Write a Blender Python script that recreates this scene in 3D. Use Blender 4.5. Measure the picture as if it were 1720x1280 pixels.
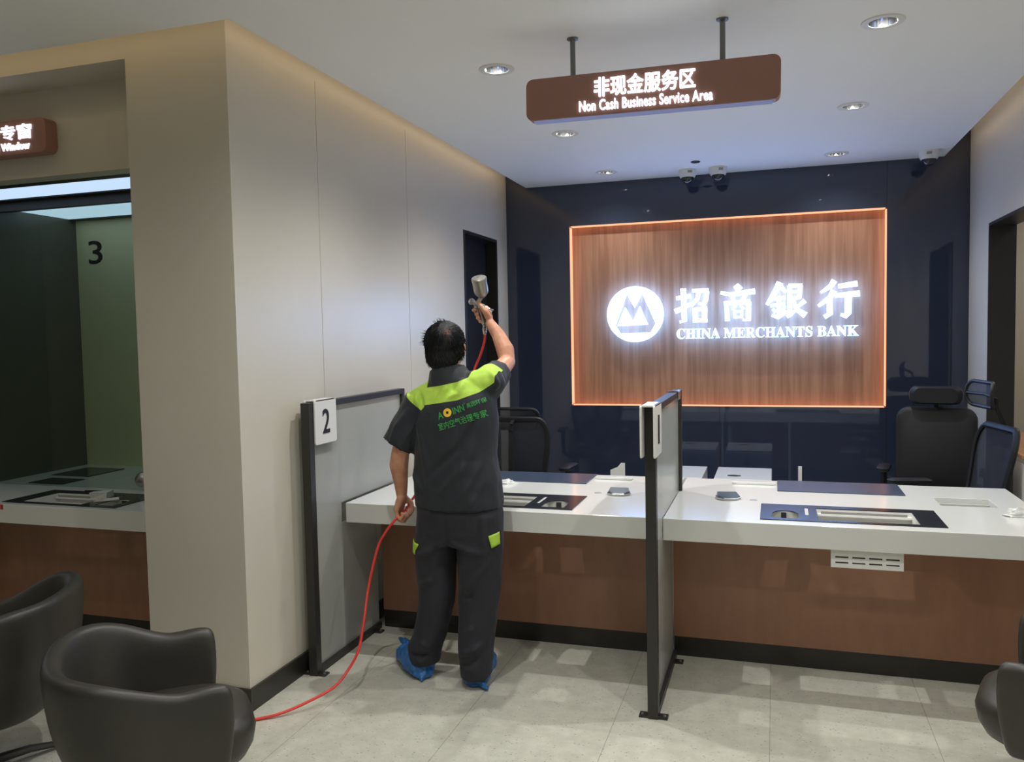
import bpy, bmesh, math, random
import numpy as np
from mathutils import Vector, Matrix, noise
from mathutils.bvhtree import BVHTree

random.seed(7)
for o in list(bpy.data.objects):
    bpy.data.objects.remove(o)
SC = bpy.context.scene
COL = SC.collection
PI = math.pi

# ------------------------------------------------------------------ camera
def cam_axes(yaw, pitch, roll):
    f = Vector((-math.sin(yaw), math.cos(yaw), 0)); r = Vector((math.cos(yaw), math.sin(yaw), 0)); u = Vector((0, 0, 1))
    f2 = f*math.cos(pitch) - u*math.sin(pitch); u2 = u*math.cos(pitch) + f*math.sin(pitch)
    return r*math.cos(roll) + u2*math.sin(roll), u2*math.cos(roll) - r*math.sin(roll), f2
cr, cu, cf = cam_axes(math.radians(17.75), math.radians(3.23), math.radians(-1.12))
cam = bpy.data.cameras.new('camera'); cam_o = bpy.data.objects.new('camera', cam); COL.objects.link(cam_o)
cam.sensor_width = 36; cam.sensor_fit = 'HORIZONTAL'; cam.lens = 1380/1720*36
cam.clip_start = .05
cam_o.matrix_world = Matrix(((cr.x, cu.x, -cf.x, 0), (cr.y, cu.y, -cf.y, 0), (cr.z, cu.z, -cf.z, 1.62), (0, 0, 0, 1)))
SC.camera = cam_o

# ------------------------------------------------------------------ world, exposure
w = bpy.data.worlds.new('hall_fill'); SC.world = w; w.use_nodes = True  # added soft bluish fill, let in through the hall's open right side
w.node_tree.nodes['Background'].inputs[0].default_value = (.80, .86, 1.0, 1)
w.node_tree.nodes['Background'].inputs[1].default_value = .62
SC.view_settings.view_transform = 'Standard'
SC.view_settings.look = 'None'
SC.view_settings.exposure = -0.55
SC.view_settings.gamma = 1
SC.view_settings.use_curve_mapping = False
SC.cycles.max_bounces = 10; SC.cycles.diffuse_bounces = 6; SC.cycles.glossy_bounces = 5
SC.cycles.transparent_max_bounces = 16
SC.cycles.use_denoising = True
SC.cycles.sample_clamp_indirect = 6
SC.cycles.caustics_reflective = False; SC.cycles.caustics_refractive = False

SPOT_W = 106.0
WARM = (1.0, .93, .80); NEUTRAL = (1.0, .985, .955)
def spot(x, y, z, watts, col=NEUTRAL, size=150, blend=1.0, name='downlight_lamp', aim=None, rad=.018):
    l = bpy.data.lights.new(name, 'SPOT'); l.energy = watts; l.color = col
    l.spot_size = math.radians(size); l.spot_blend = blend; l.shadow_soft_size = rad
    o = bpy.data.objects.new(name, l); COL.objects.link(o); o.location = (x, y, z)
    if aim: o.rotation_euler = (Vector(aim)-Vector((x, y, z))).to_track_quat('-Z', 'Y').to_euler()
    return o
ROWS = (6.33, 5.02, 3.70); COLS = (-1.23, .42)
LAMPS = [(x, y) for y in ROWS for x in COLS]
SPOT_ROW = {6.33: .40, 5.02: .95, 3.70: 1.0}
for x, y in LAMPS:
    spot(x, y, 2.885, SPOT_W*SPOT_ROW[y])
spot(2.5, 6.9, 3.1, 90, (1.0, .93, .84), 160, 1.0, 'office_fill_lamp', rad=.15)  # two added fill spots without fittings, brightening the office beyond the doorway
spot(2.4, 5.2, 3.1, 60, (1.0, .93, .84), 160, 1.0, 'office_fill_lamp', rad=.15)
# hall downlights behind the camera; far-left warm pair added to light column, chairs
for x, y, e in ((-1.23, 2.37, .8), (.42, 2.37, .8), (-1.23, 1.0, .5), (.42, 1.0, .6), (1.0, -.4, .6), (-1.2, -.4, .4), (-3.4, 1.9, .22), (-4.6, 1.2, .15)):
    spot(x, y, 2.84, SPOT_W*e, WARM if x < -3 else NEUTRAL)

# ------------------------------------------------------------------ materials
def lin(c):
    return tuple(((v/255)/12.92 if v/255 <= .04045 else ((v/255+.055)/1.055)**2.4) for v in c) + (1.0,)
def mat(name, c, rough=.5, metal=0, spec=.5, noise_amt=0, scale=20, stretch=(1, 1, 1), c2=None, bump=0, bump_scale=None, coat=0, alpha=None, sheen=0, detail=3):
    m = bpy.data.materials.new(name); m.use_nodes = True; nt = m.node_tree; N = nt.nodes; L = nt.links
    b = N['Principled BSDF']; b.inputs['Roughness'].default_value = rough; b.inputs['Metallic'].default_value = metal
    b.inputs['Specular IOR Level'].default_value = spec; b.inputs['Coat Weight'].default_value = coat
    b.inputs['Coat Roughness'].default_value = .05
    b.inputs['Sheen Weight'].default_value = sheen
    if alpha is not None: b.inputs['Alpha'].default_value = alpha
    tc = N.new('ShaderNodeTexCoord'); mp = N.new('ShaderNodeMapping'); mp.inputs['Scale'].default_value = stretch
    nz = N.new('ShaderNodeTexNoise'); nz.inputs['Scale'].default_value = scale; nz.inputs['Detail'].default_value = detail
    L.new(tc.outputs['Object'], mp.inputs[0]); L.new(mp.outputs[0], nz.inputs['Vector'])
    rp = N.new('ShaderNodeValToRGB')
    A = lin(c)
    B = lin(c2) if c2 else tuple(v*(1-noise_amt) for v in A[:3]) + (1,)
    rp.color_ramp.elements[0].position = .35; rp.color_ramp.elements[1].position = .65
    rp.color_ramp.elements[0].color = B; rp.color_ramp.elements[1].color = A
    L.new(nz.outputs['Fac'], rp.inputs[0]); L.new(rp.outputs[0], b.inputs['Base Color'])
    if bump:
        bn = N.new('ShaderNodeBump'); bn.inputs['Strength'].default_value = bump; bn.inputs['Distance'].default_value = .004
        n2 = N.new('ShaderNodeTexNoise'); n2.inputs['Scale'].default_value = bump_scale or scale; n2.inputs['Detail'].default_value = 4
        L.new(mp.outputs[0], n2.inputs['Vector']); L.new(n2.outputs['Fac'], bn.inputs['Height']); L.new(bn.outputs[0], b.inputs['Normal'])
    return m
def emit(name, c, s):
    m = bpy.data.materials.new(name); m.use_nodes = True; N = m.node_tree.nodes
    N.remove(N['Principled BSDF']); e = N.new('ShaderNodeEmission'); e.inputs[0].default_value = lin(c); e.inputs[1].default_value = s
    m.node_tree.links.new(e.outputs[0], N['Material Output'].inputs[0]); return m
def glass(name, tint, clear, gloss, body=None, rough=.02):
    """clear pane: part lets light straight through, part mirrors, part scatters (film)"""
    m = bpy.data.materials.new(name); m.use_nodes = True; N = m.node_tree.nodes; L = m.node_tree.links
    N.remove(N['Principled BSDF'])
    t = N.new('ShaderNodeBsdfTransparent'); t.inputs[0].default_value = lin(tint)
    g = N.new('ShaderNodeBsdfGlossy'); g.inputs['Roughness'].default_value = rough
    last = t
    if body:
        d = N.new('ShaderNodeBsdfDiffuse'); d.inputs[0].default_value = lin(body)
        tr = N.new('ShaderNodeBsdfTranslucent'); tr.inputs[0].default_value = lin(body)
        a = N.new('ShaderNodeMixShader'); a.inputs[0].default_value = .35; L.new(d.outputs[0], a.inputs[1]); L.new(tr.outputs[0], a.inputs[2])
        x = N.new('ShaderNodeMixShader'); x.inputs[0].default_value = 1-clear; L.new(t.outputs[0], x.inputs[1]); L.new(a.outputs[0], x.inputs[2]); last = x
    fr = N.new('ShaderNodeLayerWeight'); fr.inputs[0].default_value = .5
    pw = N.new('ShaderNodeMath'); pw.operation = 'POWER'; pw.inputs[1].default_value = 5; L.new(fr.outputs['Facing'], pw.inputs[0])
    ml = N.new('ShaderNodeMath'); ml.operation = 'MULTIPLY_ADD'; ml.inputs[1].default_value = .9*gloss; ml.inputs[2].default_value = .05*gloss; L.new(pw.outputs[0], ml.inputs[0])
    o = N.new('ShaderNodeMixShader'); L.new(ml.outputs[0], o.inputs[0]); L.new(last.outputs[0], o.inputs[1]); L.new(g.outputs[0], o.inputs[2])
    L.new(o.outputs[0], N['Material Output'].inputs[0]); return m

M = {}
M['wall'] = mat('wall_paint', (203, 198, 184), .33, noise_amt=.02, scale=3, bump=.02, bump_scale=180)
M['wall_panel'] = mat('wall_panel_paint', (206, 203, 194), .42, noise_amt=.015, scale=2)
M['seam'] = mat('wall_seam', (190, 186, 175), .7)
M['ceil'] = mat('ceiling_paint', (244, 244, 242), .6, noise_amt=.01, scale=3)
M['navy'] = mat('navy_glossy_panel', (47, 55, 74), .035, spec=.6, noise_amt=.08, scale=2, coat=.3)
M['doorblack'] = mat('black_door_face', (34, 36, 40), .3, noise_amt=.05, scale=4)
M['darkglass'] = mat('dark_panel', (92, 90, 80), .25, noise_amt=.06, scale=4)
M['wood'] = mat('orange_wood_veneer', (184, 138, 108), .45, c2=(158, 113, 86), scale=5, stretch=(6, 6, .3), detail=6)
M['laminate'] = mat('brown_laminate', (156, 114, 90), .38, c2=(148, 106, 83), scale=9, stretch=(2, 2, .6), detail=5)
M['laminate_dark'] = mat('sign_brown_face', (160, 116, 104), .4, noise_amt=.05, scale=10)
M['white'] = mat('white_solid_surface', (217, 218, 214), .14, noise_amt=.01, scale=5)
M['recess'] = mat('recess_grey', (184, 186, 180), .35, noise_amt=.02)
M['white_trim'] = mat('white_plastic', (226, 226, 222), .35, noise_amt=.02, scale=30)
M['black'] = mat('black_metal', (44, 43, 40), .42, noise_amt=.1, scale=40)
M['kick'] = mat('black_kickplate', (42, 41, 37), .3, noise_amt=.1, scale=10)
M['bluegrey'] = mat('blue_grey_plate', (66, 78, 98), .22, noise_amt=.03, scale=10)
M['trayblack'] = mat('black_tray_plate', (40, 42, 48), .2, noise_amt=.1, scale=20)
M['chrome'] = mat('chrome', (200, 200, 200), .12, metal=1, noise_amt=.05, scale=20)
M['steel'] = mat('brushed_steel', (176, 174, 168), .38, metal=.9, noise_amt=.1, scale=60, stretch=(1, 1, .2))
M['rodgrey'] = mat('grey_rod', (120, 122, 122), .4, metal=.5)
M['leather'] = mat('charcoal_leather', (52, 50, 44), .42, noise_amt=.12, scale=8, bump=.12, bump_scale=160)
M['mesh'] = mat('black_mesh_cloth', (34, 37, 44), .6, alpha=.84, noise_amt=.2, scale=200)
M['blackplastic'] = mat('black_plastic', (30, 31, 34), .45, spec=.3, noise_amt=.1, scale=30)
M['blackpad'] = mat('black_padding', (27, 27, 31), .5, noise_amt=.15, scale=20, bump=.1, bump_scale=200)
M['digit'] = mat('black_digit', (25, 25, 25), .5)
M['frost'] = glass('frosted_film', (225, 228, 226), .30, .8, body=(212, 214, 210), rough=.18)
M['clear'] = glass('clear_glass', (232, 240, 234), 1, .45)
M['acrylic'] = glass('acrylic', (225, 215, 205), .7, 1.0, body=(190, 170, 155))
M['skin'] = mat('skin', (206, 152, 122), .5, c2=(192, 134, 106), scale=30, detail=4, bump=.08, bump_scale=300)
M['hose'] = mat('red_hose', (222, 62, 52), .35, noise_amt=.08, scale=40)
M['shoeblue'] = mat('blue_plastic_film', (44, 110, 178), .38, c2=(36, 92, 152), scale=30, bump=.35, bump_scale=45)
M['pants'] = mat('dark_navy_twill', (33, 34, 44), .75, c2=(27, 28, 36), scale=7, bump=.15, bump_scale=26, sheen=.05)
M['lime'] = mat('lime_cloth', (174, 212, 74), .7, noise_amt=.08, scale=30, bump=.15, bump_scale=60)
M['green_print'] = mat('green_print', (58, 160, 74), .6)
M['yellow_print'] = mat('yellow_print', (236, 200, 60), .6)
M['paper'] = mat('crumpled_film', (226, 228, 226), .3, noise_amt=.15, scale=25, bump=.6, bump_scale=40)
M['desk_wood'] = mat('beech_desk_top', (200, 150, 106), .4, c2=(186, 134, 92), scale=6, stretch=(1, 6, 1))
M['grey_cab'] = mat('grey_drawer', (150, 150, 146), .4, noise_amt=.04, scale=10)
M['red'] = mat('red_tape', (170, 40, 36), .5)
M['sign_white'] = emit('lit_white_letters', (236, 243, 255), 3.2)
M['bank_white'] = emit('lit_bank_letters', (122, 176, 255), 16.0)
M['led_warm'] = emit('warm_led_strip', (255, 172, 132), 2.3)
M['cove'] = emit('cove_led', (255, 220, 168), 3.5)
M['booth_light'] = emit('booth_lamp', (188, 212, 238), 1.7)
M['lens'] = emit('downlight_lens', (255, 248, 232), 1.2)
M['smoked'] = mat('smoked_dome', (36, 38, 46), .06, spec=.8)

# floor: pale vinyl with fleck and seams
def floor_mat():
    m = bpy.data.materials.new('fleck_vinyl_floor'); m.use_nodes = True; N = m.node_tree.nodes; L = m.node_tree.links
    b = N['Principled BSDF']; b.inputs['Roughness'].default_value = .36; b.inputs['Specular IOR Level'].default_value = .4
    tc = N.new('ShaderNodeTexCoord')
    def ramp(src, stops):
        r = N.new('ShaderNodeValToRGB'); e = r.color_ramp.elements
        e[0].position, e[0].color = stops[0][0], stops[0][1]; e[1].position, e[1].color = stops[1][0], stops[1][1]
        L.new(src, r.inputs[0]); return r.outputs[0]
    def mix(f, a, c, mode='MIX'):
        x = N.new('ShaderNodeMix'); x.data_type = 'RGBA'; x.blend_type = mode
        if isinstance(f, float): x.inputs[0].default_value = f
        else: L.new(f, x.inputs[0])
        for s, v in ((6, a), (7, c)):
            if isinstance(v, tuple): x.inputs[s].default_value = v
            else: L.new(v, x.inputs[s])
        return x.outputs[2]
    n1 = N.new('ShaderNodeTexNoise'); n1.inputs['Scale'].default_value = 14; n1.inputs['Detail'].default_value = 8; n1.inputs['Roughness'].default_value = .7
    L.new(tc.outputs['Object'], n1.inputs['Vector'])
    base = ramp(n1.outputs['Fac'], ((.35, lin((183, 182, 169))), (.65, lin((199, 198, 185)))))
    for sc, thr, colr in ((55, .20, lin((98, 94, 82))), (70, .16, lin((232, 231, 222)))):
        mp = N.new('ShaderNodeMapping'); mp.inputs['Rotation'].default_value = (0, 0, .7 if sc == 55 else -.4); mp.inputs['Scale'].default_value = (1, 2.1, 1)
        L.new(tc.outputs['Object'], mp.inputs[0])
        v = N.new('ShaderNodeTexVoronoi'); v.inputs['Scale'].default_value = sc; L.new(mp.outputs[0], v.inputs['Vector'])
        d = ramp(v.outputs['Distance'], ((thr-.05, (1, 1, 1, 1)), (thr+.05, (0, 0, 0, 1))))
        s = N.new('ShaderNodeSeparateColor'); L.new(v.outputs['Color'], s.inputs[0])
        g = N.new('ShaderNodeMath'); g.operation = 'GREATER_THAN'; g.inputs[1].default_value = .80; L.new(s.outputs[0], g.inputs[0])
        q = N.new('ShaderNodeMath'); q.operation = 'MULTIPLY'; L.new(d, q.inputs[0]); L.new(g.outputs[0], q.inputs[1])
        q2 = N.new('ShaderNodeMath'); q2.operation = 'MULTIPLY'; q2.inputs[1].default_value = .9; L.new(q.outputs[0], q2.inputs[0])
        base = mix(q2.outputs[0], base, colr)
    # seams between the strips
    sp = N.new('ShaderNodeSeparateXYZ'); L.new(tc.outputs['Object'], sp.inputs[0])
    def seam(sock, off, per, wd):
        a = N.new('ShaderNodeMath'); a.operation = 'ADD'; a.inputs[1].default_value = off; L.new(sock, a.inputs[0])
        p = N.new('ShaderNodeMath'); p.operation = 'PINGPONG'; p.inputs[1].default_value = per/2; L.new(a.outputs[0], p.inputs[0])
        g = N.new('ShaderNodeMath'); g.operation = 'LESS_THAN'; g.inputs[1].default_value = wd; L.new(p.outputs[0], g.inputs[0]); return g.outputs[0]
    sx = seam(sp.outputs[0], 20*.62+.02, .62, .0013)
    q = N.new('ShaderNodeMath'); q.operation = 'MULTIPLY'; q.inputs[1].default_value = .6; L.new(sx, q.inputs[0])
    base = mix(q.outputs[0], base, lin((96, 92, 80)))
    L.new(base, b.inputs['Base Color'])
    return m
M['floor'] = floor_mat()

# ------------------------------------------------------------------ mesh helpers
def tag(o, label=None, cat=None, group=None, kind=None):
    if label: o['label'] = label
    if cat: o['category'] = cat
    if group: o['group'] = group
    if kind: o['kind'] = kind
    return o
def empty(name, loc, label, cat, group=None, rz=0):
    o = bpy.data.objects.new(name, None); COL.objects.link(o); o.location = loc; o.rotation_euler = (0, 0, rz)
    o.empty_display_size = .1
    return tag(o, label, cat, group)
class MB:
    def __init__(s): s.v = []; s.f = []; s.mi = []; s.cur = 0
    def add(s, vs, fs):
        n = len(s.v); s.v += [tuple(p) for p in vs]; s.f += [tuple(i+n for i in f) for f in fs]; s.mi += [s.cur]*len(fs); return s
    def box(s, x0, x1, y0, y1, z0, z1):
        return s.add([(x0, y0, z0), (x1, y0, z0), (x1, y1, z0), (x0, y1, z0), (x0, y0, z1), (x1, y0, z1), (x1, y1, z1), (x0, y1, z1)],
                     [(0, 3, 2, 1), (4, 5, 6, 7), (0, 1, 5, 4), (1, 2, 6, 5), (2, 3, 7, 6), (3, 0, 4, 7)])
    def plate(s, axes, u0, u1, v0, v1, w0, w1, holes=()):
        """slab in the (u,v) plane with rectangular openings, thickness along w; axes e.g. 'xyz' = u,v,w"""
        us = sorted({u0, u1, *[h[0] for h in holes], *[h[1] for h in holes]}); vs = sorted({v0, v1, *[h[2] for h in holes], *[h[3] for h in holes]})
        us = [u for u in us if u0 <= u <= u1]; vs = [v for v in vs if v0 <= v <= v1]
        idx = ['xyz'.index(a) for a in axes]
        def P(u, v, w_):
            p = [0, 0, 0]; p[idx[0]], p[idx[1]], p[idx[2]] = u, v, w_; return tuple(p)
        solid = lambda i, j: 0 <= i < len(us)-1 and 0 <= j < len(vs)-1 and not any(h[0] <= (us[i]+us[i+1])/2 <= h[1] and h[2] <= (vs[j]+vs[j+1])/2 <= h[3] for h in holes)
        vid = {}; V = []; F = []
        def g(i, j, k):
            if (i, j, k) not in vid: vid[(i, j, k)] = len(V); V.append(P(us[i], vs[j], (w0, w1)[k]))
            return vid[(i, j, k)]
        for i in range(len(us)-1):
            for j in range(len(vs)-1):
                if not solid(i, j): continue
                F.append((g(i, j, 1), g(i+1, j, 1), g(i+1, j+1, 1), g(i, j+1, 1))); F.append((g(i, j, 0), g(i, j+1, 0), g(i+1, j+1, 0), g(i+1, j, 0)))
                if not solid(i-1, j): F.append((g(i, j, 0), g(i, j, 1), g(i, j+1, 1), g(i, j+1, 0)))
                if not solid(i+1, j): F.append((g(i+1, j, 0), g(i+1, j+1, 0), g(i+1, j+1, 1), g(i+1, j, 1)))
                if not solid(i, j-1): F.append((g(i, j, 0), g(i+1, j, 0), g(i+1, j, 1), g(i, j, 1)))
                if not solid(i, j+1): F.append((g(i, j+1, 0), g(i, j+1, 1), g(i+1, j+1, 1), g(i+1, j+1, 0)))
        return s.add(V, F)
    def rings(s, R, cap=True, closed=False):
        n = len(R[0]); V = [p for r in R for p in r]; F = []
        for a in range(len(R)-(0 if closed else 1)):
            b = (a+1) % len(R)
            for i in range(n):
                j = (i+1) % n; F.append((a*n+i, a*n+j, b*n+j, b*n+i))
        if cap and not closed:
            F.append(tuple(reversed(range(n)))); F.append(tuple((len(R)-1)*n+i for i in range(n)))
        return s.add(V, F)
    def lathe(s, prof, c=(0, 0, 0), n=24, ax='z', cap=True, loop=False):
        """prof: list of (r, h)"""
        R = []
        for r, h in prof:
            ring = []
            for i in range(n):
                a = 2*PI*i/n; p = {'z': (r*math.cos(a), r*math.sin(a), h), 'y': (r*math.cos(a), h, -r*math.sin(a)), 'x': (h, r*math.cos(a), r*math.sin(a))}[ax]
                ring.append((c[0]+p[0], c[1]+p[1], c[2]+p[2]))
            R.append(ring)
        return s.rings(R, cap=cap, closed=loop)
    def tube(s, pts, rad, n=10, closed=False, flat=1.0):
        pts = [Vector(p) for p in pts]; m = len(pts); R = []
        rad = rad if isinstance(rad, (list, tuple)) else [rad]*m
        up = None
        for i, p in enumerate(pts):
            if closed: t = pts[(i+1) % m]-pts[i-1]
            else: t = pts[min(i+1, m-1)]-pts[max(i-1, 0)]
            t.normalize()
            if up is None: up = Vector((0, 0, 1)) if abs(t.z) < .9 else Vector((0, 1, 0))
            a = t.cross(up)
            if a.length < 1e-4: a = t.cross(Vector((1, 0, 0)))
            a.normalize(); b = a.cross(t).normalized(); up = b
            R.append([p + a*(rad[i]*math.cos(2*PI*k/n)) + b*(rad[i]*flat*math.sin(2*PI*k/n)) for k in range(n)])
        return s.rings(R, closed=closed)
    def prism(s, poly, fn, d0, d1):
        """poly: 2-D outline; fn(u,v,d)->point"""
        n = len(poly); V = [fn(u, v, d0) for u, v in poly] + [fn(u, v, d1) for u, v in poly]
        return s.add(V, [tuple(reversed(range(n))), tuple(range(n, 2*n))] + [(i, (i+1) % n, n+(i+1) % n, n+i) for i in range(n)])
    def ribbon(s, pts, wd, fn, d0, d1):
        m = len(pts); Lp, Rp = [], []
        wd = wd if isinstance(wd, (list, tuple)) else [wd]*m
        for i in range(m):
            a = Vector(pts[max(i-1, 0)]); b = Vector(pts[min(i+1, m-1)]); t = (b-a).normalized(); nn = Vector((-t.y, t.x))
            p = Vector(pts[i]); Lp.append(p+nn*wd[i]/2); Rp.append(p-nn*wd[i]/2)
        for i in range(m-1):
            s.prism([Rp[i], Rp[i+1], Lp[i+1], Lp[i]], fn, d0, d1)
        return s
    def ball(s, c, r, n=16, m=10):
        rx, ry, rz = r if isinstance(r, (tuple, list)) else (r, r, r)
        R = []
        for j in range(1, m):
            a = PI*j/m-PI/2
            R.append([(c[0]+rx*math.cos(a)*math.cos(2*PI*i/n), c[1]+ry*math.cos(a)*math.sin(2*PI*i/n), c[2]+rz*math.sin(a)) for i in range(n)])
        return s.rings(R)
    def capsule(s, a, b, ra, rb, n=14):
        a, b = Vector(a), Vector(b); d = (b-a)
        L_ = d.length; d.normalize()
        x = d.cross(Vector((.3, .5, .81))).normalized(); y = d.cross(x)
        R = []
        for k in range(1, 5):
            t = PI/2*k/5; R.append((a-d*ra*math.cos(t), ra*math.sin(t)))
        R.append((a, ra)); R.append((b, rb))
        for k in range(4, 0, -1):
            t = PI/2*k/5; R.append((b+d*rb*math.cos(t), rb*math.sin(t)))
        return s.rings([[c+x*(r*math.cos(2*PI*i/n))+y*(r*math.sin(2*PI*i/n)) for i in range(n)] for c, r in R])
    def chain(s, pts, rad):
        for i in range(len(pts)-1): s.capsule(pts[i], pts[i+1], rad[i], rad[i+1])
        return s
    def build(s, name, mats, parent=None, smooth=False, bevel=0, seg=2, angle=35, xf=None):
        me = bpy.data.meshes.new(name); me.from_pydata([tuple(p) for p in s.v], [], s.f)
        mats = mats if isinstance(mats, (list, tuple)) else [mats]
        for m in mats: me.materials.append(m)
        if len(mats) > 1: me.polygons.foreach_set('material_index', s.mi)
        bm = bmesh.new(); bm.from_mesh(me)
        bmesh.ops.recalc_face_normals(bm, faces=bm.faces); bm.to_mesh(me); bm.free()
        if xf: me.transform(xf)
        o = bpy.data.objects.new(name, me); COL.objects.link(o)
        if parent: o.parent = parent
        if smooth:
            me.polygons.foreach_set('use_smooth', [True]*len(me.polygons))
            me.set_sharp_from_angle(angle=math.radians(angle))
        if bevel:
            b = o.modifiers.new('bevel', 'BEVEL'); b.width = bevel; b.segments = seg; b.limit_method = 'ANGLE'; b.angle_limit = math.radians(40)
        me.update(); return o
def evaluated_mesh(o):
    dg = bpy.context.evaluated_depsgraph_get(); dg.update()
    return bpy.data.meshes.new_from_object(o.evaluated_get(dg))
def curve_mesh(cu, name):
    o = bpy.data.objects.new('tmp', cu); COL.objects.link(o); me = evaluated_mesh(o); bpy.data.objects.remove(o); me.name = name; return me
def text_mesh(s, size, depth, offset=0.0, name='lettering', align='LEFT', spacing=1.0):
    cu = bpy.data.curves.new('txt', 'FONT'); cu.body = s; cu.size = size; cu.extrude = depth/2; cu.offset = offset; cu.align_x = align
    cu.space_character = spacing; cu.resolution_u = 4
    return curve_mesh(cu, name)
def thicken(me, d):
    bm = bmesh.new()
    for dx, dy in ((0, 0), (d, 0), (-d, 0), (0, d), (0, -d), (d*.7, d*.7), (-d*.7, d*.7), (d*.7, -d*.7), (-d*.7, -d*.7)):
        n = len(bm.verts); bm.from_mesh(me); bm.verts.ensure_lookup_table()
        for v in bm.verts[n:]: v.co.x += dx; v.co.y += dy
    bm.to_mesh(me); bm.free(); return me
def fit_mesh(me, x0, x1, y0, y1):
    """stretch a flat text mesh into a rectangle"""
    co = np.empty(len(me.vertices)*3); me.vertices.foreach_get('co', co); co = co.reshape(-1, 3)
    a, b = co.min(0), co.max(0)
    co[:, 0] = x0 + (co[:, 0]-a[0])/(b[0]-a[0])*(x1-x0); co[:, 1] = y0 + (co[:, 1]-a[1])/(b[1]-a[1])*(y1-y0)
    me.vertices.foreach_set('co', co.ravel()); me.update(); return me
FACE_Y = Matrix(((1, 0, 0, 0), (0, 0, -1, 0), (0, 1, 0, 0), (0, 0, 0, 1)))      # x right, y up, z towards -Y
def place_mesh(me, name, m, parent, xf):
    me.transform(xf); me.materials.clear(); me.materials.append(m); o = bpy.data.objects.new(name, me); COL.objects.link(o); o.parent = parent; return o
def link_copy(o, parent=None):
    c = o.copy(); COL.objects.link(c); c.parent = parent
    for ch in list(o.children): link_copy(ch, c)
    return c

# ------------------------------------------------------------------ the setting
XL, XR, YB, YF = -2.18, 1.35, 6.74, 2.98        # left wall, right wall, back wall, column face
def S(o): o['kind'] = 'structure'; return o
S(MB().box(-6.2, 4.6, -1.6, 8.2, -.1, 0).build('floor', M['floor']))
H = .053
lamp_holes = [(x-H, x+H, y-H, y+H) for x, y in LAMPS]
mb = MB().plate('xyz', -2.0, 1.18, -1.6, YB, 2.855, 2.975, lamp_holes)
mb.box(-6.2, -2.0, -1.6, 2.76, 2.855, 2.975)
S(mb.build('ceiling', M['ceil']))
S(MB().box(-6.2, 4.6, -1.6, 8.2, 3.16, 3.22).build('ceiling_upper', M['ceil']))
S(MB().box(-6.2, 4.6, -1.7, -1.6, 0, 3.16).build('wall_rear_unseen', M['wall']))  # unseen hall wall, put in to keep world light off the column face
S(MB().box(-6.3, -6.2, -1.7, YF, 0, 3.16).build('wall_far_left_unseen', M['wall']))  # unseen too, closes the hall's left so fill arrives from the right
# left wall block with the dark doorway, its end is the free-standing cream column
mb = MB().plate('yzx', YF, YB, 0, 3.16, -2.30, XL, [(5.70, 6.47, 0, 2.40)])
mb.box(-2.70, -2.30, YF, YB, 0, 3.16)
S(mb.build('wall_left', M['wall']))
m = MB()
for y in (3.68, 4.73): m.box(XL, XL+.0015, y, y+.003, .1, 2.9)
S(m.build('trim_1', M['seam']))
d = S(MB().box(-2.298, -2.27, 5.70, 6.47, 0, 2.40).build('door_1', M['doorblack'], bevel=.002))
m = MB(); m.box(-2.27, XL+.004, 5.70, 5.735, 0, 2.40).box(-2.27, XL+.004, 6.445, 6.47, 0, 2.40).box(-2.27, XL+.004, 5.735, 6.445, 2.375, 2.40)
m.build('door_frame', M['kick'], d, bevel=.002)
S(MB().box(XL, XL+.012, YF-.012, 5.70, 0, .10).box(-2.70, XL, YF-.012, YF, 0, .10).build('baseboard_left', M['kick']))
# back wall of glossy navy panels around the niche of the lit sign
NX0, NX1, NZ0, NZ1 = -1.63, .80, 1.015, 2.512
S(MB().plate('xzy', XL-.1, XR+.1, 0, 3.16, YB, YB+.08, [(NX0, NX1, NZ0, NZ1)]).build('wall_back', M['navy']))
m = MB()
for x in (-.42, NX1): m.box(x, x+.003, YB-.001, YB, 0, NZ0 if x < 0 else 3.0)
S(m.build('trim_2', M['kick']))
wood = S(MB().box(NX0-.03, NX1+.03, YB+.08, YB+.10, NZ0-.03, NZ1+.03).build('wall_niche', M['wood']))
# right wall, doorway into the office beyond
S(MB().plate('yzx', 1.6, YB, 0, 3.16, XR, XR+.145, [(5.15, 6.155, 0, 2.29)]).build('wall_right', M['wall_panel']))
m = MB().box(XR-.006, XR+.152, 6.135, 6.155, 0, 2.29).box(XR-.006, XR+.152, 5.15, 5.17, 0, 2.29).box(XR-.006, XR+.152, 5.17, 6.135, 2.27, 2.29)
S(m.build('door_2', M['black']))
S(MB().box(XR+.145, 4.2, 8.0, 8.1, 0, 3.16).box(4.1, 4.2, 3.0, 8.0, 0, 3.16).build('wall_office', M['wall']))
# booth of window 3
BX0 = -4.54
S(MB().box(-6.2, -2.70, YF, 3.20, 2.855, 3.16).box(-6.2, -2.70, 3.20, 3.30, 2.44, 3.16).build('wall_booth_header', M['wall']))
S(MB().box(BX0-.1, -2.70, 4.49, 4.59, 0, 3.16).build('wall_booth_back', mat('olive_wall_paint', (226, 216, 176), .5, noise_amt=.03, scale=3)))
S(MB().box(BX0-.06, BX0, 3.30, 4.49, 0, 2.6).build('wall_booth_side', M['darkglass']))
S(MB().plate('xyz', -6.2, -2.70, 3.30, 4.49, 2.45, 2.50, [(-6.0, -2.72, 3.41, 3.69), (-6.0, -2.72, 4.03, 4.44)]).build('ceiling_booth', M['black']))
S(MB().box(BX0-.05, -2.70, 3.745, 3.775, 2.40, 2.45).build('trim_3', M['black']))
S(MB().box(BX0, BX0+.008, 3.70, 3.715, .78, 2.45).build('trim_4', mat('glass_edge', (120, 122, 112), .2)))

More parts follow.
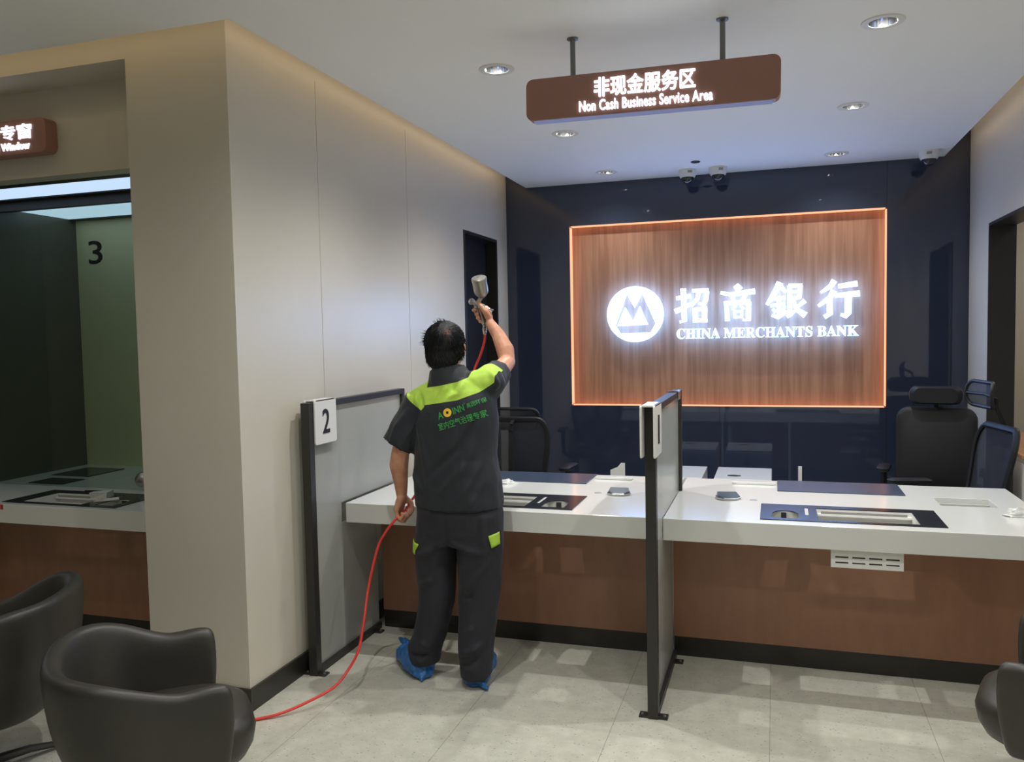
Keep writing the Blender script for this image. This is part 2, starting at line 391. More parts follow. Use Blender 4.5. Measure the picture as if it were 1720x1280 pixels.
# ------------------------------------------------------------------ ceiling fittings
def downlight(x, y, label):
    e = empty('downlight', (x, y, 2.855), label, 'ceiling light', 'recessed downlights in the white ceiling')
    MB().lathe([(.054, .003), (.082, .003), (.084, -.001), (.082, -.005), (.056, -.005)], n=32, loop=True).build('trim_ring', M['white_trim'], e, smooth=True)
    m = MB(); prof = [(.0545, -.004), (.052, .02), (.046, .055), (.036, .085), (.030, .098)]
    R = [[(r*math.cos(2*PI*i/32), r*math.sin(2*PI*i/32), h) for i in range(32)] for r, h in prof]
    m.rings(R, cap=False).build('reflector', M['chrome'], e, smooth=True)
    MB().lathe([(.0301, .098), (.0301, .104)], n=20).build('lens', M['lens'], e)
    return e
where = {ROWS[0]: 'nearest the navy wall', ROWS[1]: 'second from the navy wall', ROWS[2]: 'beside the hanging sign'}
for x, y in LAMPS:
    side = 'on the cream wall side' if x < 0 else 'on the doorway side'
    downlight(x, y, f'round recessed chrome downlight {side}, {where[y]}')
def dome_camera(x, y, label, rz):
    e = empty('dome_camera', (x, y, 2.855), label, 'security camera', 'white dome cameras on the ceiling', rz)
    MB().lathe([(.066, 0), (.066, -.022), (.062, -.045), (.055, -.058), (.046, -.058)], n=28).build('housing', M['white_trim'], e, smooth=True)
    m = MB(); R = []
    for k in range(7):
        t = PI/2*k/6.3; R.append([(.047*math.cos(t)*math.cos(2*PI*i/24), .047*math.cos(t)*math.sin(2*PI*i/24), -.058-.047*math.sin(t)) for i in range(24)])
    m.rings(R).build('dome', M['smoked'], e, smooth=True)
    m = MB(); m.box(-.005, .028, -.0675, -.062, -.032, -.014); m.build('label_sticker', M['grey_cab'], e)
dome_camera(-.634, 6.50, 'white dome camera on the ceiling, the one of the pair nearer the cream wall', .2)
dome_camera(-.405, 6.49, 'white dome camera on the ceiling, the one of the pair nearer the doorway', .2)
dome_camera(1.04, 6.50, 'white dome camera alone in the ceiling corner above the office chairs', -.3)
tag(MB().lathe([(.032, 0), (.034, -.006), (.026, -.010), (.012, -.012)], (-.547, 6.20, 2.855), 20).build('ceiling_sensor', M['blackplastic'], smooth=True),
    'small dark round sensor in the ceiling in front of two dome cameras', 'sensor')

# cove lamps lying on top of the dropped ceiling
cg = 'warm cove strips above the dropped ceiling'
tag(MB().box(-2.06, -2.03, 2.80, 6.70, 2.976, 2.99).box(-2.06, -2.03, 2.80, 6.70, 2.975, 2.977).build('cove_strip', M['cove']), 'warm light strip hidden in the ceiling gap along the cream left wall', 'light strip', cg)
tag(MB().box(1.185, 1.205, 1.6, 6.70, 2.976, 2.99).build('cove_strip', M['cove']), 'warm light strip hidden in the ceiling gap along the right wall', 'light strip', cg)
tag(MB().box(-5.9, -2.10, 2.77, 2.795, 2.976, 2.99).build('cove_strip', M['cove']), 'warm light strip hidden in the ceiling gap above the window booth', 'light strip', cg)

# ------------------------------------------------------------------ hanging sign
def rounded_rect(x0, x1, z0, z1, r, n=6):
    out = []
    for cx, cz, a0 in ((x1-r, z0+r, -90), (x1-r, z1-r, 0), (x0+r, z1-r, 90), (x0+r, z0+r, 180)):
        for k in range(n+1):
            a = math.radians(a0+90*k/n); out.append((cx+r*math.cos(a), cz+r*math.sin(a)))
    return out
sg = empty('hanging_sign', (-.49, 3.44, 2.52), 'brown hanging sign with glowing white service area lettering on two grey rods', 'sign')
sg_tilt = Matrix.Rotation(math.radians(.6), 4, 'Y')
m = MB(); m.prism(rounded_rect(-.515, .515, 0, .172, .03), lambda u, v, d: (u, d, v), -.03, .03)
m.build('board', M['laminate_dark'], sg, bevel=.002, xf=sg_tilt)
m = MB(); m.prism(rounded_rect(-.485, .485, -.006, 0, .003, 2), lambda u, v, d: (u, d, v), -.02, .02); m.build('bottom_strip', emit('sign_underglow', (190, 200, 255), .5), sg, xf=sg_tilt)
for x in (-.315, .295):
    MB().lathe([(.011, .165), (.011, .328), (.024, .330), (.024, .335)], (x, 0, 0), 16).build('rod', M['rodgrey'], sg, smooth=True)
t = text_mesh('非现金服务区', .1, .008); fit_mesh(t, -.22, .19, .073, .150); thicken(t, .0016)
place_mesh(t, 'chinese_lettering', M['sign_white'], sg, sg_tilt @ Matrix.Translation((0, -.034, 0)) @ FACE_Y)
t = text_mesh('Non Cash Business Service Area', .05, .008, spacing=1.05); fit_mesh(t, -.283, .258, .018, .060); thicken(t, .0010)
place_mesh(t, 'english_lettering', M['sign_white'], sg, sg_tilt @ Matrix.Translation((0, -.034, 0)) @ FACE_Y)
# sign above window 3
sg = empty('window_sign', (-3.72, 3.165, 2.54), 'brown sign with glowing white window lettering on the wall above the booth', 'sign')
MB().prism(rounded_rect(-.40, .40, 0, .165, .035), lambda u, v, d: (u, d, v), -.035, .034).build('board', M['laminate_dark'], sg, bevel=.002)
t = text_mesh('服务专窗', .1, .006); fit_mesh(t, -.088, .315, .072, .142); thicken(t, .0014)
place_mesh(t, 'chinese_lettering', M['sign_white'], sg, Matrix.Translation((0, -.038, 0)) @ FACE_Y)
t = text_mesh('Service Window', .05, .006); fit_mesh(t, -.035, .30, .022, .058); thicken(t, .0008)
place_mesh(t, 'english_lettering', M['sign_white'], sg, Matrix.Translation((0, -.038, 0)) @ FACE_Y)

# ------------------------------------------------------------------ lit bank sign
bs = empty('bank_sign', (0, YB, 0), 'large glowing white emblem and bank name lettering on the wood niche', 'sign')
LX0, LS = -1.318, .462/380
fx = lambda u: LX0+(u-80)*LS
fz = lambda v: 1.767-(v-233)*LS*1.0
D0, D1 = .018, -.012        # letters stand 6 cm off the niche's back
# emblem with its mountains cut out, as one curve with holes
cu2 = bpy.data.curves.new('emblem', 'CURVE'); cu2.dimensions = '2D'; cu2.fill_mode = 'BOTH'; cu2.extrude = .015
def spl(pts):
    sp = cu2.splines.new('POLY'); sp.points.add(len(pts)-1); sp.use_cyclic_u = True
    for p, q in zip(sp.points, pts): p.co = (q[0], q[1], 0, 1)
E = lambda u, v: (fx(u), fz(v))
spl([E(270+190*math.cos(2*PI*k/64), 233+187*math.sin(2*PI*k/64)) for k in range(64)])
spl([E(*p) for p in ((215, 95), (135, 305), (168, 360), (374, 358), (408, 297), (317, 90), (268, 190))])
spl([E(*p) for p in ((150, 310), (203, 185), (255, 280), (302, 180), (355, 305))])
for k, v in enumerate((181, 203, 228, 250, 272, 290)):
    spl([E(362+k*9, v-3), E(449-k*2, v-3), E(449-k*2, v+3), E(364+k*9, v+3)])
me = curve_mesh(cu2, 'emblem')
place_mesh(me, 'emblem', M['bank_white'], bs, Matrix.Translation((0, .003, 0)) @ FACE_Y)
# four brush characters, strokes as flared ribbons: (points, widths) in zoom pixels
CH = {
 'first': [([(545, 135), (640, 122)], [26, 30]), ([(590, 72), (592, 160), (596, 285), (566, 292)], [38, 34, 34, 20]), ([(535, 222), (580, 205), (642, 172)], [34, 34, 22]),
           ([(648, 88), (752, 92)], [22, 34]), ([(690, 95), (682, 140), (640, 190)], [30, 28, 18]), ([(742, 95), (735, 150), (722, 182), (690, 172)], [32, 32, 34, 18]),
           ([(664, 205), (668, 298)], [34, 32]), ([(664, 212), (742, 208)], [26, 30]), ([(728, 208), (724, 298)], [34, 34]), ([(668, 284), (744, 286)], [26, 26])],
 'second': [([(925, 62), (950, 95)], [40, 52]), ([(830, 108), (890, 122), (1045, 105)], [22, 30, 38]), ([(900, 128), (916, 165)], [28, 20]), ([(985, 128), (962, 165)], [30, 20]),
            ([(862, 165), (868, 220), (872, 292)], [26, 28, 34]), ([(860, 176), (1015, 172)], [28, 34]), ([(1006, 172), (1004, 290), (968, 286)], [34, 34, 20]),
            ([(925, 190), (905, 222)], [22, 14]), ([(955, 190), (975, 220)], [16, 20]), ([(918, 228), (920, 276)], [18, 18]), ([(918, 233), (970, 231)], [16, 18]), ([(964, 231), (962, 276)], [18, 18]), ([(918, 270), (966, 268)], [16, 16])],
 'third': [([(1198, 55), (1172, 110), (1118, 195)], [44, 40, 22]), ([(1198, 75), (1235, 120)], [34, 20]), ([(1150, 162), (1232, 150)], [22, 24]), ([(1138, 202), (1228, 190)], [22, 24]), ([(1190, 140), (1192, 262)], [28, 28]),
           ([(1155, 222), (1172, 245)], [20, 26]), ([(1228, 205), (1212, 240)], [24, 16]), ([(1148, 262), (1185, 274), (1240, 242)], [20, 34, 24]),
           ([(1250, 78), (1332, 80)], [24, 28]), ([(1320, 78), (1314, 160)], [30, 28]), ([(1254, 118), (1320, 116)], [18, 18]), ([(1254, 158), (1322, 154)], [18, 20]), ([(1256, 78), (1258, 262), (1240, 276)], [30, 30, 22]), ([(1252, 268), (1292, 236)], [28, 16]),
           ([(1275, 165), (1300, 230), (1352, 268)], [20, 30, 42]), ([(1348, 175), (1305, 212)], [34, 20])],
 'fourth': [([(1522, 55), (1500, 90), (1442, 128)], [40, 34, 16]), ([(1520, 118), (1498, 158), (1428, 212)], [42, 36, 20]), ([(1494, 165), (1496, 262), (1464, 282)], [36, 38, 30]),
            ([(1545, 92), (1655, 78)], [28, 38]), ([(1528, 148), (1668, 140)], [28, 40]), ([(1604, 150), (1602, 262), (1590, 278), (1560, 268)], [42, 40, 34, 18])]}
P3 = lambda u, v, d_: (fx(u), d_, fz(v))
for k in CH:
    m = MB()
    for i, (pts, wd) in enumerate(CH[k]): m.ribbon(pts, [w_*.92 for w_ in wd], P3, D0, D1-.0004*i)
    m.build('character', M['bank_white'], bs)
bold = lambda s: ''.join(chr(0x1D400+ord(c)-65) if 'A' <= c <= 'Z' else c for c in s)
t = text_mesh(bold('CHINA MERCHANTS BANK'), .1, .03, .0003); fit_mesh(t, fx(546), fx(1664), fz(404), fz(337))
place_mesh(t, 'english_lettering', M['bank_white'], bs, Matrix.Translation((0, .003, 0)) @ FACE_Y)
# warm led strips around the niche
lg = 'warm light strips edging the wood niche'
e_ = .006
for nm, a in (('top', (NX0+.01, NX1-.01, YB+.012, YB+.074, NZ1-e_, NZ1-.0005)), ('bottom', (NX0+.01, NX1-.01, YB+.012, YB+.074, NZ0+.0005, NZ0+e_)),
              ('cream wall side', (NX0+.0005, NX0+e_, YB+.012, YB+.074, NZ0+.01, NZ1-.01)), ('doorway side', (NX1-e_, NX1-.0005, YB+.012, YB+.074, NZ0+.01, NZ1-.01))):
    tag(MB().box(*a).build('led_strip', M['led_warm']), f'warm orange light strip along the {nm} edge of the wood niche', 'light strip', lg)

# ------------------------------------------------------------------ counters
CY0, CY1, CZ0, CZ1 = 3.69, 4.755, .68, .78
def tray_holes(x0, flip):
    """outer plate of .75 x .34 with three cut-outs; returns outer rect and cut rects (deep one, D-shaped one, slot)"""
    def rx(a, b): return (x0+.75-b, x0+.75-a) if flip else (x0+a, x0+b)
    y0, y1 = 3.762, 4.10
    return (x0, x0+.75, y0, y1), (*rx(.245, .65), 3.792, 4.04), (*rx(.05, .165), 3.80, 3.958), (*rx(.193, .209), 3.88, 4.04)
def tray(parent, x0, flip, dy=0.0):
    o, big, dcut, slot = tray_holes(x0, flip)
    off = lambda r: (r[0], r[1], r[2]+dy, r[3]+dy)
    o, big, dcut, slot = map(off, (o, big, dcut, slot))
    X, Y = (o[0]+o[1])/2, (o[2]+o[3])/2
    loc = lambda r: (r[0]-X, r[1]-X, r[2]-Y, r[3]-Y)
    e = MB().plate('xyz', *loc(o), .0005, .004, [loc(big), loc(dcut), loc(slot)]).build('counter_tray', M['trayblack'], parent)
    e['label'] = 'black tray plate'; e.location = (X-parent.location.x, Y-parent.location.y, CZ1)
    # pan walls of the big opening, with a ledge along the back and a floor that leaves the front open
    b = loc(big); t_ = .006
    m = MB().plate('xyz', b[0]-t_, b[1]+t_, b[2]-t_, b[3]+t_, -.10, 0, [b]); m.build('pan', M['white_trim'], e)
    m = MB().box(b[0], b[1], b[3]-.028, b[3], -.026, -.016).box(b[0], b[1], b[3]-.125, b[3]-.028, -.052, -.044); m.build('ledge', M['white_trim'], e, bevel=.0015)
    MB().box(b[0]+.02, b[1]-.02, b[3]-.0275, b[3]-.0265, -.015, -.004).build('seal', M['grey_cab'], e)
    for k in range(3):
        MB().lathe([(.004, 0), (.003, .002)], (b[0]+(b[1]-b[0])*(.1+.4*k), b[3]-.09, -.044), 10).build('screw', M['steel'], e)
    c = loc(dcut)
    # D-shaped cut: corner fillets closing two corners of the rectangular opening
    m = MB(); w_, h_ = c[1]-c[0], c[3]-c[2]
    for s in (0, 1):
        xa = c[0] if s == 0 else c[1]; sgn = 1 if s == 0 else -1
        pts = [(xa, c[3]), (xa, c[3]-h_*.5)] + [(xa+sgn*w_*.40*(1-math.cos(a)), c[3]-h_*.5+h_*.5*math.sin(a)) for a in (.4, .8, 1.2, PI/2)]
        m.prism(pts, lambda u, v, d_: (u, v, d_), .0005, .004)
    m.build('corner_plate', M['trayblack'], e)
    m = MB().plate('xyz', c[0]-t_, c[1]+t_, c[2]-t_, c[3]+t_, -.10, 0, [c]); m.build('pan', M['white'], e)
    MB().box(c[0]+w_*.35, c[0]+w_*.55, c[3]-.014, c[3]-.001, -.06, -.004).build('bracket', M['black'], e)
    s_ = loc(slot); MB().box(s_[0]+.001, s_[1]-.001, s_[2]+.001, s_[3]-.001, -.02, .0015).build('insert', M['white'], e)
    return e
grow = lambda r, t_=.006: (r[0]-t_, r[1]+t_, r[2]-t_, r[3]+t_)
TR, TL = -.062, -1.668
holesR = [grow(h) for h in tray_holes(TR, False)[1:3]]
holesL = [grow(h) for h in tray_holes(TL, True)[1:3]]
slotR = (.745, .985, 4.245, 4.44)
def counter(x0, x1, y0, holes, label, yb=4.08, fx1=None):
    e = empty('service_counter', ((x0+x1)/2, (y0+4.75)/2, 0), label, 'counter')
    X, Y = e.location.x, e.location.y; w_ = (x1-x0)/2; f = yb-Y; w2 = (fx1 or x1)-X
    MB().plate('xyz', -w_, w_, y0-Y, (CY1 if y0 > 3.5 else 4.488)-Y, CZ0, CZ1, [(h[0]-X, h[1]-X, h[2]-Y, h[3]-Y) for h in holes]).build('worktop', M['white'], e, bevel=.0025)
    MB().box(-w_, w2, f, f+.02, .10, CZ0).build('front_panel', M['laminate'], e)
    MB().box(-w_, w2, f+.008, f+.02, 0, .10).build('kickplate', M['kick'], e)
    MB().box(-w_+.02, -w_+.04, f+.02, f+.55, 0, CZ0).build('side_support', M['white_trim'], e)
    MB().box(w_-.04, w_-.02, f+.02, f+.55, 0, CZ0).build('side_support', M['white_trim'], e)
    return e
cL = counter(-2.085, -.4935, CY0, holesL, 'white topped brown counter behind the spraying worker')
cR = counter(-.4805, 1.13, CY0, holesR+[slotR], 'white topped brown counter on the doorway side of panel 1', fx1=1.32)
# step-shaped recess at the far right of the counter top
m = MB(); sx0, sx1, sy0, sy1 = slotR
m.box(sx0, sx1, sy0, sy1, CZ0+.005, CZ0+.02).box(sx0, sx1, sy1-.05, sy1, CZ0+.02, CZ0+.045).box(sx0, sx1, sy1-.022, sy1, CZ0+.045, CZ0+.075).box(sx1-.02, sx1, sy0, sy1-.05, CZ0+.02, CZ0+.06)
o = m.build('stepped_recess', M['recess'], cR, bevel=.002); o.location = (-cR.location.x, -cR.location.y, 0)
tray(cL, TL, True)
tray(cR, TR, False)
def vent(x0, parent, y=3.72):
    slots = []
    for r in range(2):
        for k in range(4): slots.append((.018+k*.0665, .018+k*.0665+.052, .018+r*.024, .025+r*.024))
    MB().plate('xzy', 0, .285, 0, .081, 0, .006, slots).build('vent_plate', M['white_trim'], parent)
    o = parent.children[-1] if False else bpy.data.objects[[c.name for c in parent.children if c.name.startswith('vent_plate')][-1]]
    o.location = (x0-parent.location.x, y-parent.location.y, .598)
    MB().plate('xzy', .012, .273, .010, .071, .0075, .0095).build('slot_shade_sheet', M['kick'], o)  # black sheet standing in for the shade behind the slots
vent(.229, cR)
vent(-1.56, cL)
# rear cover plates, slots, small fittings
pg = 'blue grey cover plates along the counter rear'
tag(MB().box(-1.70, -1.0, 4.445, 4.752, CZ1+.0005, CZ1+.005).build('cover_plate', M['bluegrey'], bevel=.001), 'blue grey flat plate on the counter behind the worker', 'cover plate', pg)
tag(MB().box(.013, .62, 4.445, 4.752, CZ1+.0005, CZ1+.005).build('cover_plate', M['bluegrey'], bevel=.001), 'blue grey flat plate on the counter behind the vent side tray', 'cover plate', pg)
bg = 'pale rails along the counter rear'
for x0, x1, lab in ((-.985, -.77, 'pale flat rail on the counter rear just before panel 1'), (-.222, .006, 'pale flat rail on the counter rear beside panel 1 and a blue plate')):
    e = empty('desk_rail', ((x0+x1)/2, 4.62, CZ1), lab, 'rail', bg); w_ = (x1-x0)/2
    MB().box(-w_, w_, -.012, .022, 0, .010).build('rail', mat('pale_rail', (206, 206, 198), .3), e, bevel=.002)
    MB().box(-w_, w_-.01, -.014, -.004, .002, .013).build('lip', M['white_trim'], e, bevel=.001)
for x, y, lab in ((-.885, 4.21, 'small grey slot cap on the counter before panel 1'), (-.10, 4.19, 'small grey slot cap on the counter past panel 1')):
    tag(MB().lathe([(.019, 0), (.017, .002)], (x, y, CZ1), 16).build('slot_cap', M['grey_cab']), lab, 'cap')
def intercom(x, y, rz, label):
    e = empty('intercom', (x, y, CZ1), label, 'intercom', 'silver intercoms on the counter', rz)
    base = [(-.062, -.015), (-.035, -.052), (.03, -.055), (.062, -.02), (.055, .04), (-.055, .045)]
    m = MB(); m.prism(base, lambda u, v, d_: (u, v, d_), 0, .012); m.build('rim', M['chrome'], e, bevel=.005, seg=3)
    top = [(u*.86, v*.84, .013+.018*(v+.055)/.1) for u, v in base]; bot = [(u*.9, v*.88, .008) for u, v in base]
    n = len(base); MB().add(bot+top, [tuple(reversed(range(n))), tuple(range(n, 2*n))]+[(i, (i+1) % n, n+(i+1) % n, n+i) for i in range(n)]).build('body', mat('slate_grey_plastic', (78, 88, 94), .25), e, bevel=.003)
intercom(-.772, 4.20, .1, 'silver intercom with grey face on the counter before panel 1')
intercom(-.222, 4.20, .25, 'silver intercom with grey face on the counter past panel 1')
def crumple(x, y, sx_, sy_, h, label, seed):
    m = MB(); rnd = random.Random(seed); n = 14; R = []
    for j in range(6):
        t_ = j/5; R.append([(x+sx_*(1-.65*t_)*(1+.35*rnd.uniform(-1, 1))*math.cos(2*PI*i/n), y+sy_*(1-.65*t_)*(1+.35*rnd.uniform(-1, 1))*math.sin(2*PI*i/n), CZ1+.001+(h*t_*(1+.3*rnd.uniform(-1, 1)) if j else 0)) for i in range(n)])
    tag(m.rings(R).build('crumpled_wrap', M['paper']), label, 'wrap', 'crumpled clear wraps on the counter')
crumple(-1.445, 4.38, .062, .035, .02, 'small crumpled white wrap on the counter beside the blue plate and worker', 3)
crumple(1.01, 4.065, .055, .035, .035, 'crumpled pale wrap on the counter end near the doorway', 5)

# ------------------------------------------------------------------ panels with number plates
def panel(x, y0, y1, yfeet, label, zfeet_end):
    e = empty('divider_panel', (x, (y0+y1)/2, 0), label, 'divider panel', 'black framed frosted divider panels')
    yc = (y0+y1)/2; a, b = y0-yc, y1-yc; hw, ht = .022, 1.315
    MB().box(-hw, hw, a, a+.045, 0, ht).build('post', M['black'], e, bevel=.002)
    MB().box(-hw, hw, b-.035, b, zfeet_end, ht).build('post', M['black'], e, bevel=.002)
    MB().box(-hw, hw, a+.045, b-.035, ht-.03, ht).build('top_rail', M['black'], e, bevel=.002)
    f = 4.065-yc
    MB().box(-hw, hw, a+.045, f, .0, .035).build('bottom_rail', M['black'], e, bevel=.002)
    c_ = CY0-.002-yc
    MB().box(-.005, .005, a+.045, c_, .035, ht-.03).box(-.005, .005, c_, b-.035, CZ1+.002, ht-.03).box(-.005, .005, c_, f, .035, CZ0-.002).build('frosted_pane', M['frost'], e)
    for yy in (a+.005, f-.09):
        MB().box(-.06, .06, yy, yy+.045, 0, .008).build('foot', M['black'], e, bevel=.001)
        for s in (-1, 1): MB().lathe([(.007, .008), (.006, .012)], (s*.046, yy+.022, 0), 10).build('bolt', M['steel'], e)
    return e
panel(-2.113, 3.38, 4.44, 0, 'black framed frosted panel against the cream wall, carrying number 2', CZ1)
pn1 = panel(-.487, 3.365, 4.385, 0, 'black framed frosted panel between the two counter tops, carrying number 1', CZ1)
def number_plate(x, y0, side, digit, label):
    e = empty('number_plate', (x, y0, 1.11), label, 'number plate', 'white number plates hooked over the panels')
    W_, Hh = .20, .215
    for s in (-1, 1):
        m = MB(); m.prism(rounded_rect(0, W_, 0, Hh, .012, 4), lambda u, v, d_: (s*d_, u, v), .023, .031)
        m.build('plate', M['white_trim'], e, bevel=.0015)
        t = text_mesh(digit, .15, .003, .0012); fit_mesh(t, .068 if digit == '2' else .085, .132 if digit == '2' else .118, .05, .168)
        # right-hand side reads towards +Y, left-hand side is turned round
        R_ = Matrix(((0, 0, 1, .0325), (1, 0, 0, 0), (0, 1, 0, 0), (0, 0, 0, 1))) if s > 0 else Matrix(((0, 0, -1, -.0325), (-1, 0, 0, W_), (0, 1, 0, 0), (0, 0, 0, 1)))
        place_mesh(t, 'digit', M['digit'], e, R_)
    MB().box(-.031, .031, .012, W_-.012, Hh-.0075, Hh).build('top_bridge', M['white_trim'], e, bevel=.0015)
number_plate(-2.113, 3.42, 1, '2', 'white plate with black number 2 hooked over the panel by the cream wall')
number_plate(-.487, 3.29, 1, '1', 'white plate with black number 1 hooked over the middle panel')
clip = MB().box(-.026, .026, 0, .10, .0102, .016).build('top_clip', M['chrome'], pn1, bevel=.001); clip.location = (0, 4.17-pn1.location.y, 1.305)
MB().box(-.028, -.0225, 0, .10, -.03, .012).build('side_plate', M['chrome'], clip, bevel=.001)
MB().box(.0225, .028, 0, .10, -.03, .012).build('side_plate', M['chrome'], clip, bevel=.001)

# ------------------------------------------------------------------ booth of window 3
BC = 3.265
hb = [grow((r[0], r[1], r[2]-.455, r[3]-.455)) for r in tray_holes(-3.935, True)[1:3]]
cB = counter(BX0+.002, -2.705, BC, hb, 'white topped brown counter inside the window 3 booth', 3.58)
tray(cB, -3.935, True, -.455)
tag(MB().box(-4.30, -4.04, 3.80, 3.97, CZ1+.0005, CZ1+.005).build('cover_plate', M['trayblack']), 'dark flat plate on the window 3 counter just behind the glass', 'cover plate', pg)
tag(MB().box(-4.40, -4.10, 4.06, 4.36, CZ1+.0005, CZ1+.005).build('cover_plate', M['trayblack']), 'dark flat plate on the window 3 counter by the back wall', 'cover plate', pg)
S(MB().box(BX0+.002, -2.702, 3.752, 3.764, CZ1+.001, 2.40).build('window_1', M['clear']))
for y0, y1, lab in ((3.41, 3.69, 'long pale light panel in the booth ceiling, in front of the glass'), (4.03, 4.44, 'long pale light panel in the booth ceiling, behind the glass')):
    e = empty('booth_lamp', (-4.3, (y0+y1)/2, 2.452), lab, 'ceiling light', 'light panels in the booth ceiling'); w_ = (y1-y0)/2-.004
    MB().box(-1.65, 1.57, -w_, w_, .004, .012).build('diffuser', M['booth_light'], e)
    MB().plate('xyz', -1.66, 1.578, -w_-.003, w_+.003, .002, .02, [(-1.65, 1.57, -w_, w_)]).build('frame', M['black'], e)
t = text_mesh('3', .2, .003, .001, name='window_number'); fit_mesh(t, -.058, .058, -.078, .078)
me_o = place_mesh(t, 'window_number', M['digit'], None, Matrix.Translation((-4.383, 4.4885, 2.232)) @ FACE_Y); tag(me_o, 'dark number 3 on the booth back wall', 'number')
e = empty('speaking_port', (-3.40, 3.74, .842), 'round silver speaking port in the glass of window 3', 'speaking port')
MB().lathe([(.040, .008), (.042, 0), (.040, -.008), (.034, -.016), (.020, -.024), (.006, -.027)], n=28, ax='y').build('dome', M['steel'], e, smooth=True)
MB().lathe([(.046, .010), (.046, .004), (.041, .002)], n=28, ax='y', loop=True).build('collar', M['chrome'], e, smooth=True)
def wrap(x, y, z, dims, rz, label, seed, mt):
    rnd = random.Random(seed); m = MB(); m.box(-dims[0], dims[0], -dims[1], dims[1], 0, dims[2])
    m.v = [(a+rnd.uniform(-.008, .008), b+rnd.uniform(-.008, .008), c+(rnd.uniform(0, .008) if c > 0 else 0)) for a, b, c in m.v]
    o = m.build('crumpled_wrap', mt); o.location = (x, y, z); o.rotation_euler = (0, 0, rz); tag(o, label, 'wrap'); return o
wrap(-3.46, 3.50, CZ1+.006, (.05, .03, .028), .4, 'crumpled grey wrap lying on the window 3 tray', 2, M['paper'])
wrap(-3.36, 3.44, CZ1+.006, (.06, .006, .006), .7, 'thin pale strip lying across the window 3 tray', 4, M['paper'])
wrap(-3.63, 3.62, CZ1+.006, (.05, .006, .008), .2, 'small dark tool lying at the back of the window 3 tray', 6, M['black'])
tag(MB().box(-3.895, -3.875, BC-.0015, BC-.0005, .752, .778).build('red_tape', M['red']), 'bit of red tape on the window 3 counter edge', 'tape')

# ------------------------------------------------------------------ behind the counters
def pedestal(x0, x1, label):
    e = empty('drawer_pedestal', ((x0+x1)/2, 6.04, 0), label, 'pedestal', 'white pedestals behind the counter'); w_ = (x1-x0)/2
    MB().box(-w_, w_, -.25, .25, .03, .60).build('body', M['white'], e, bevel=.003)
    m = MB()
    for k in range(3): m.box(-w_+.008, w_-.008, .2505, .262, .05+k*.18, .05+k*.18+.172)
    m.build('drawer_front', M['white_trim'], e, bevel=.002)
    m = MB(); R = [[(r*1.35*math.cos(2*PI*i/24)-.06, r*.8*math.sin(2*PI*i/24)-.12, h) for i in range(24)] for r, h in ((.035, .6), (.033, .603))]; m.rings(R).build('grommet', M['black'], e)
    MB().box(-.03, .01, .262, .264, .47, .53).build('sticker', M['red'], e)
    for sx_ in (-1, 1):
        for sy_ in (-1, 1): MB().lathe([(.018, 0), (.018, .03)], (sx_*(w_-.05), sy_*.2, 0), 10).build('caster', M['black'], e)
pedestal(-.402, -.02, 'white pedestal behind the counter between panel 1 and the blue plate')
pedestal(-.862, -.482, 'white pedestal behind the counter standing half hidden by panel 1')
e = empty('cable_bracket', (-.915, 5.0, 0), 'white bracket sticking up behind the counter before panel 1', 'bracket')
m = MB(); m.prism([(-.055, .735), (.035, .735), (.035, .815), (.01, .815), (-.01, .79), (-.055, .77)], lambda u, v, d_: (u, d_, v), -.004, .004); m.build('fin', M['white_trim'], e)
MB().box(-.04, .02, -.003, .003, 0, .74).build('upright', M['white_trim'], e); MB().box(-.12, .1, -.1, .1, 0, .012).build('foot', M['white_trim'], e)
e = empty('cable_bracket', (.14, 5.0, 0), 'thin white bracket sticking up behind the blue plate by the vent side', 'bracket')
MB().box(-.010, .010, -.006, .006, 0, .825).build('upright', M['white_trim'], e); MB().box(-.1, .1, -.1, .1, 0, .012).build('foot', M['white_trim'], e)

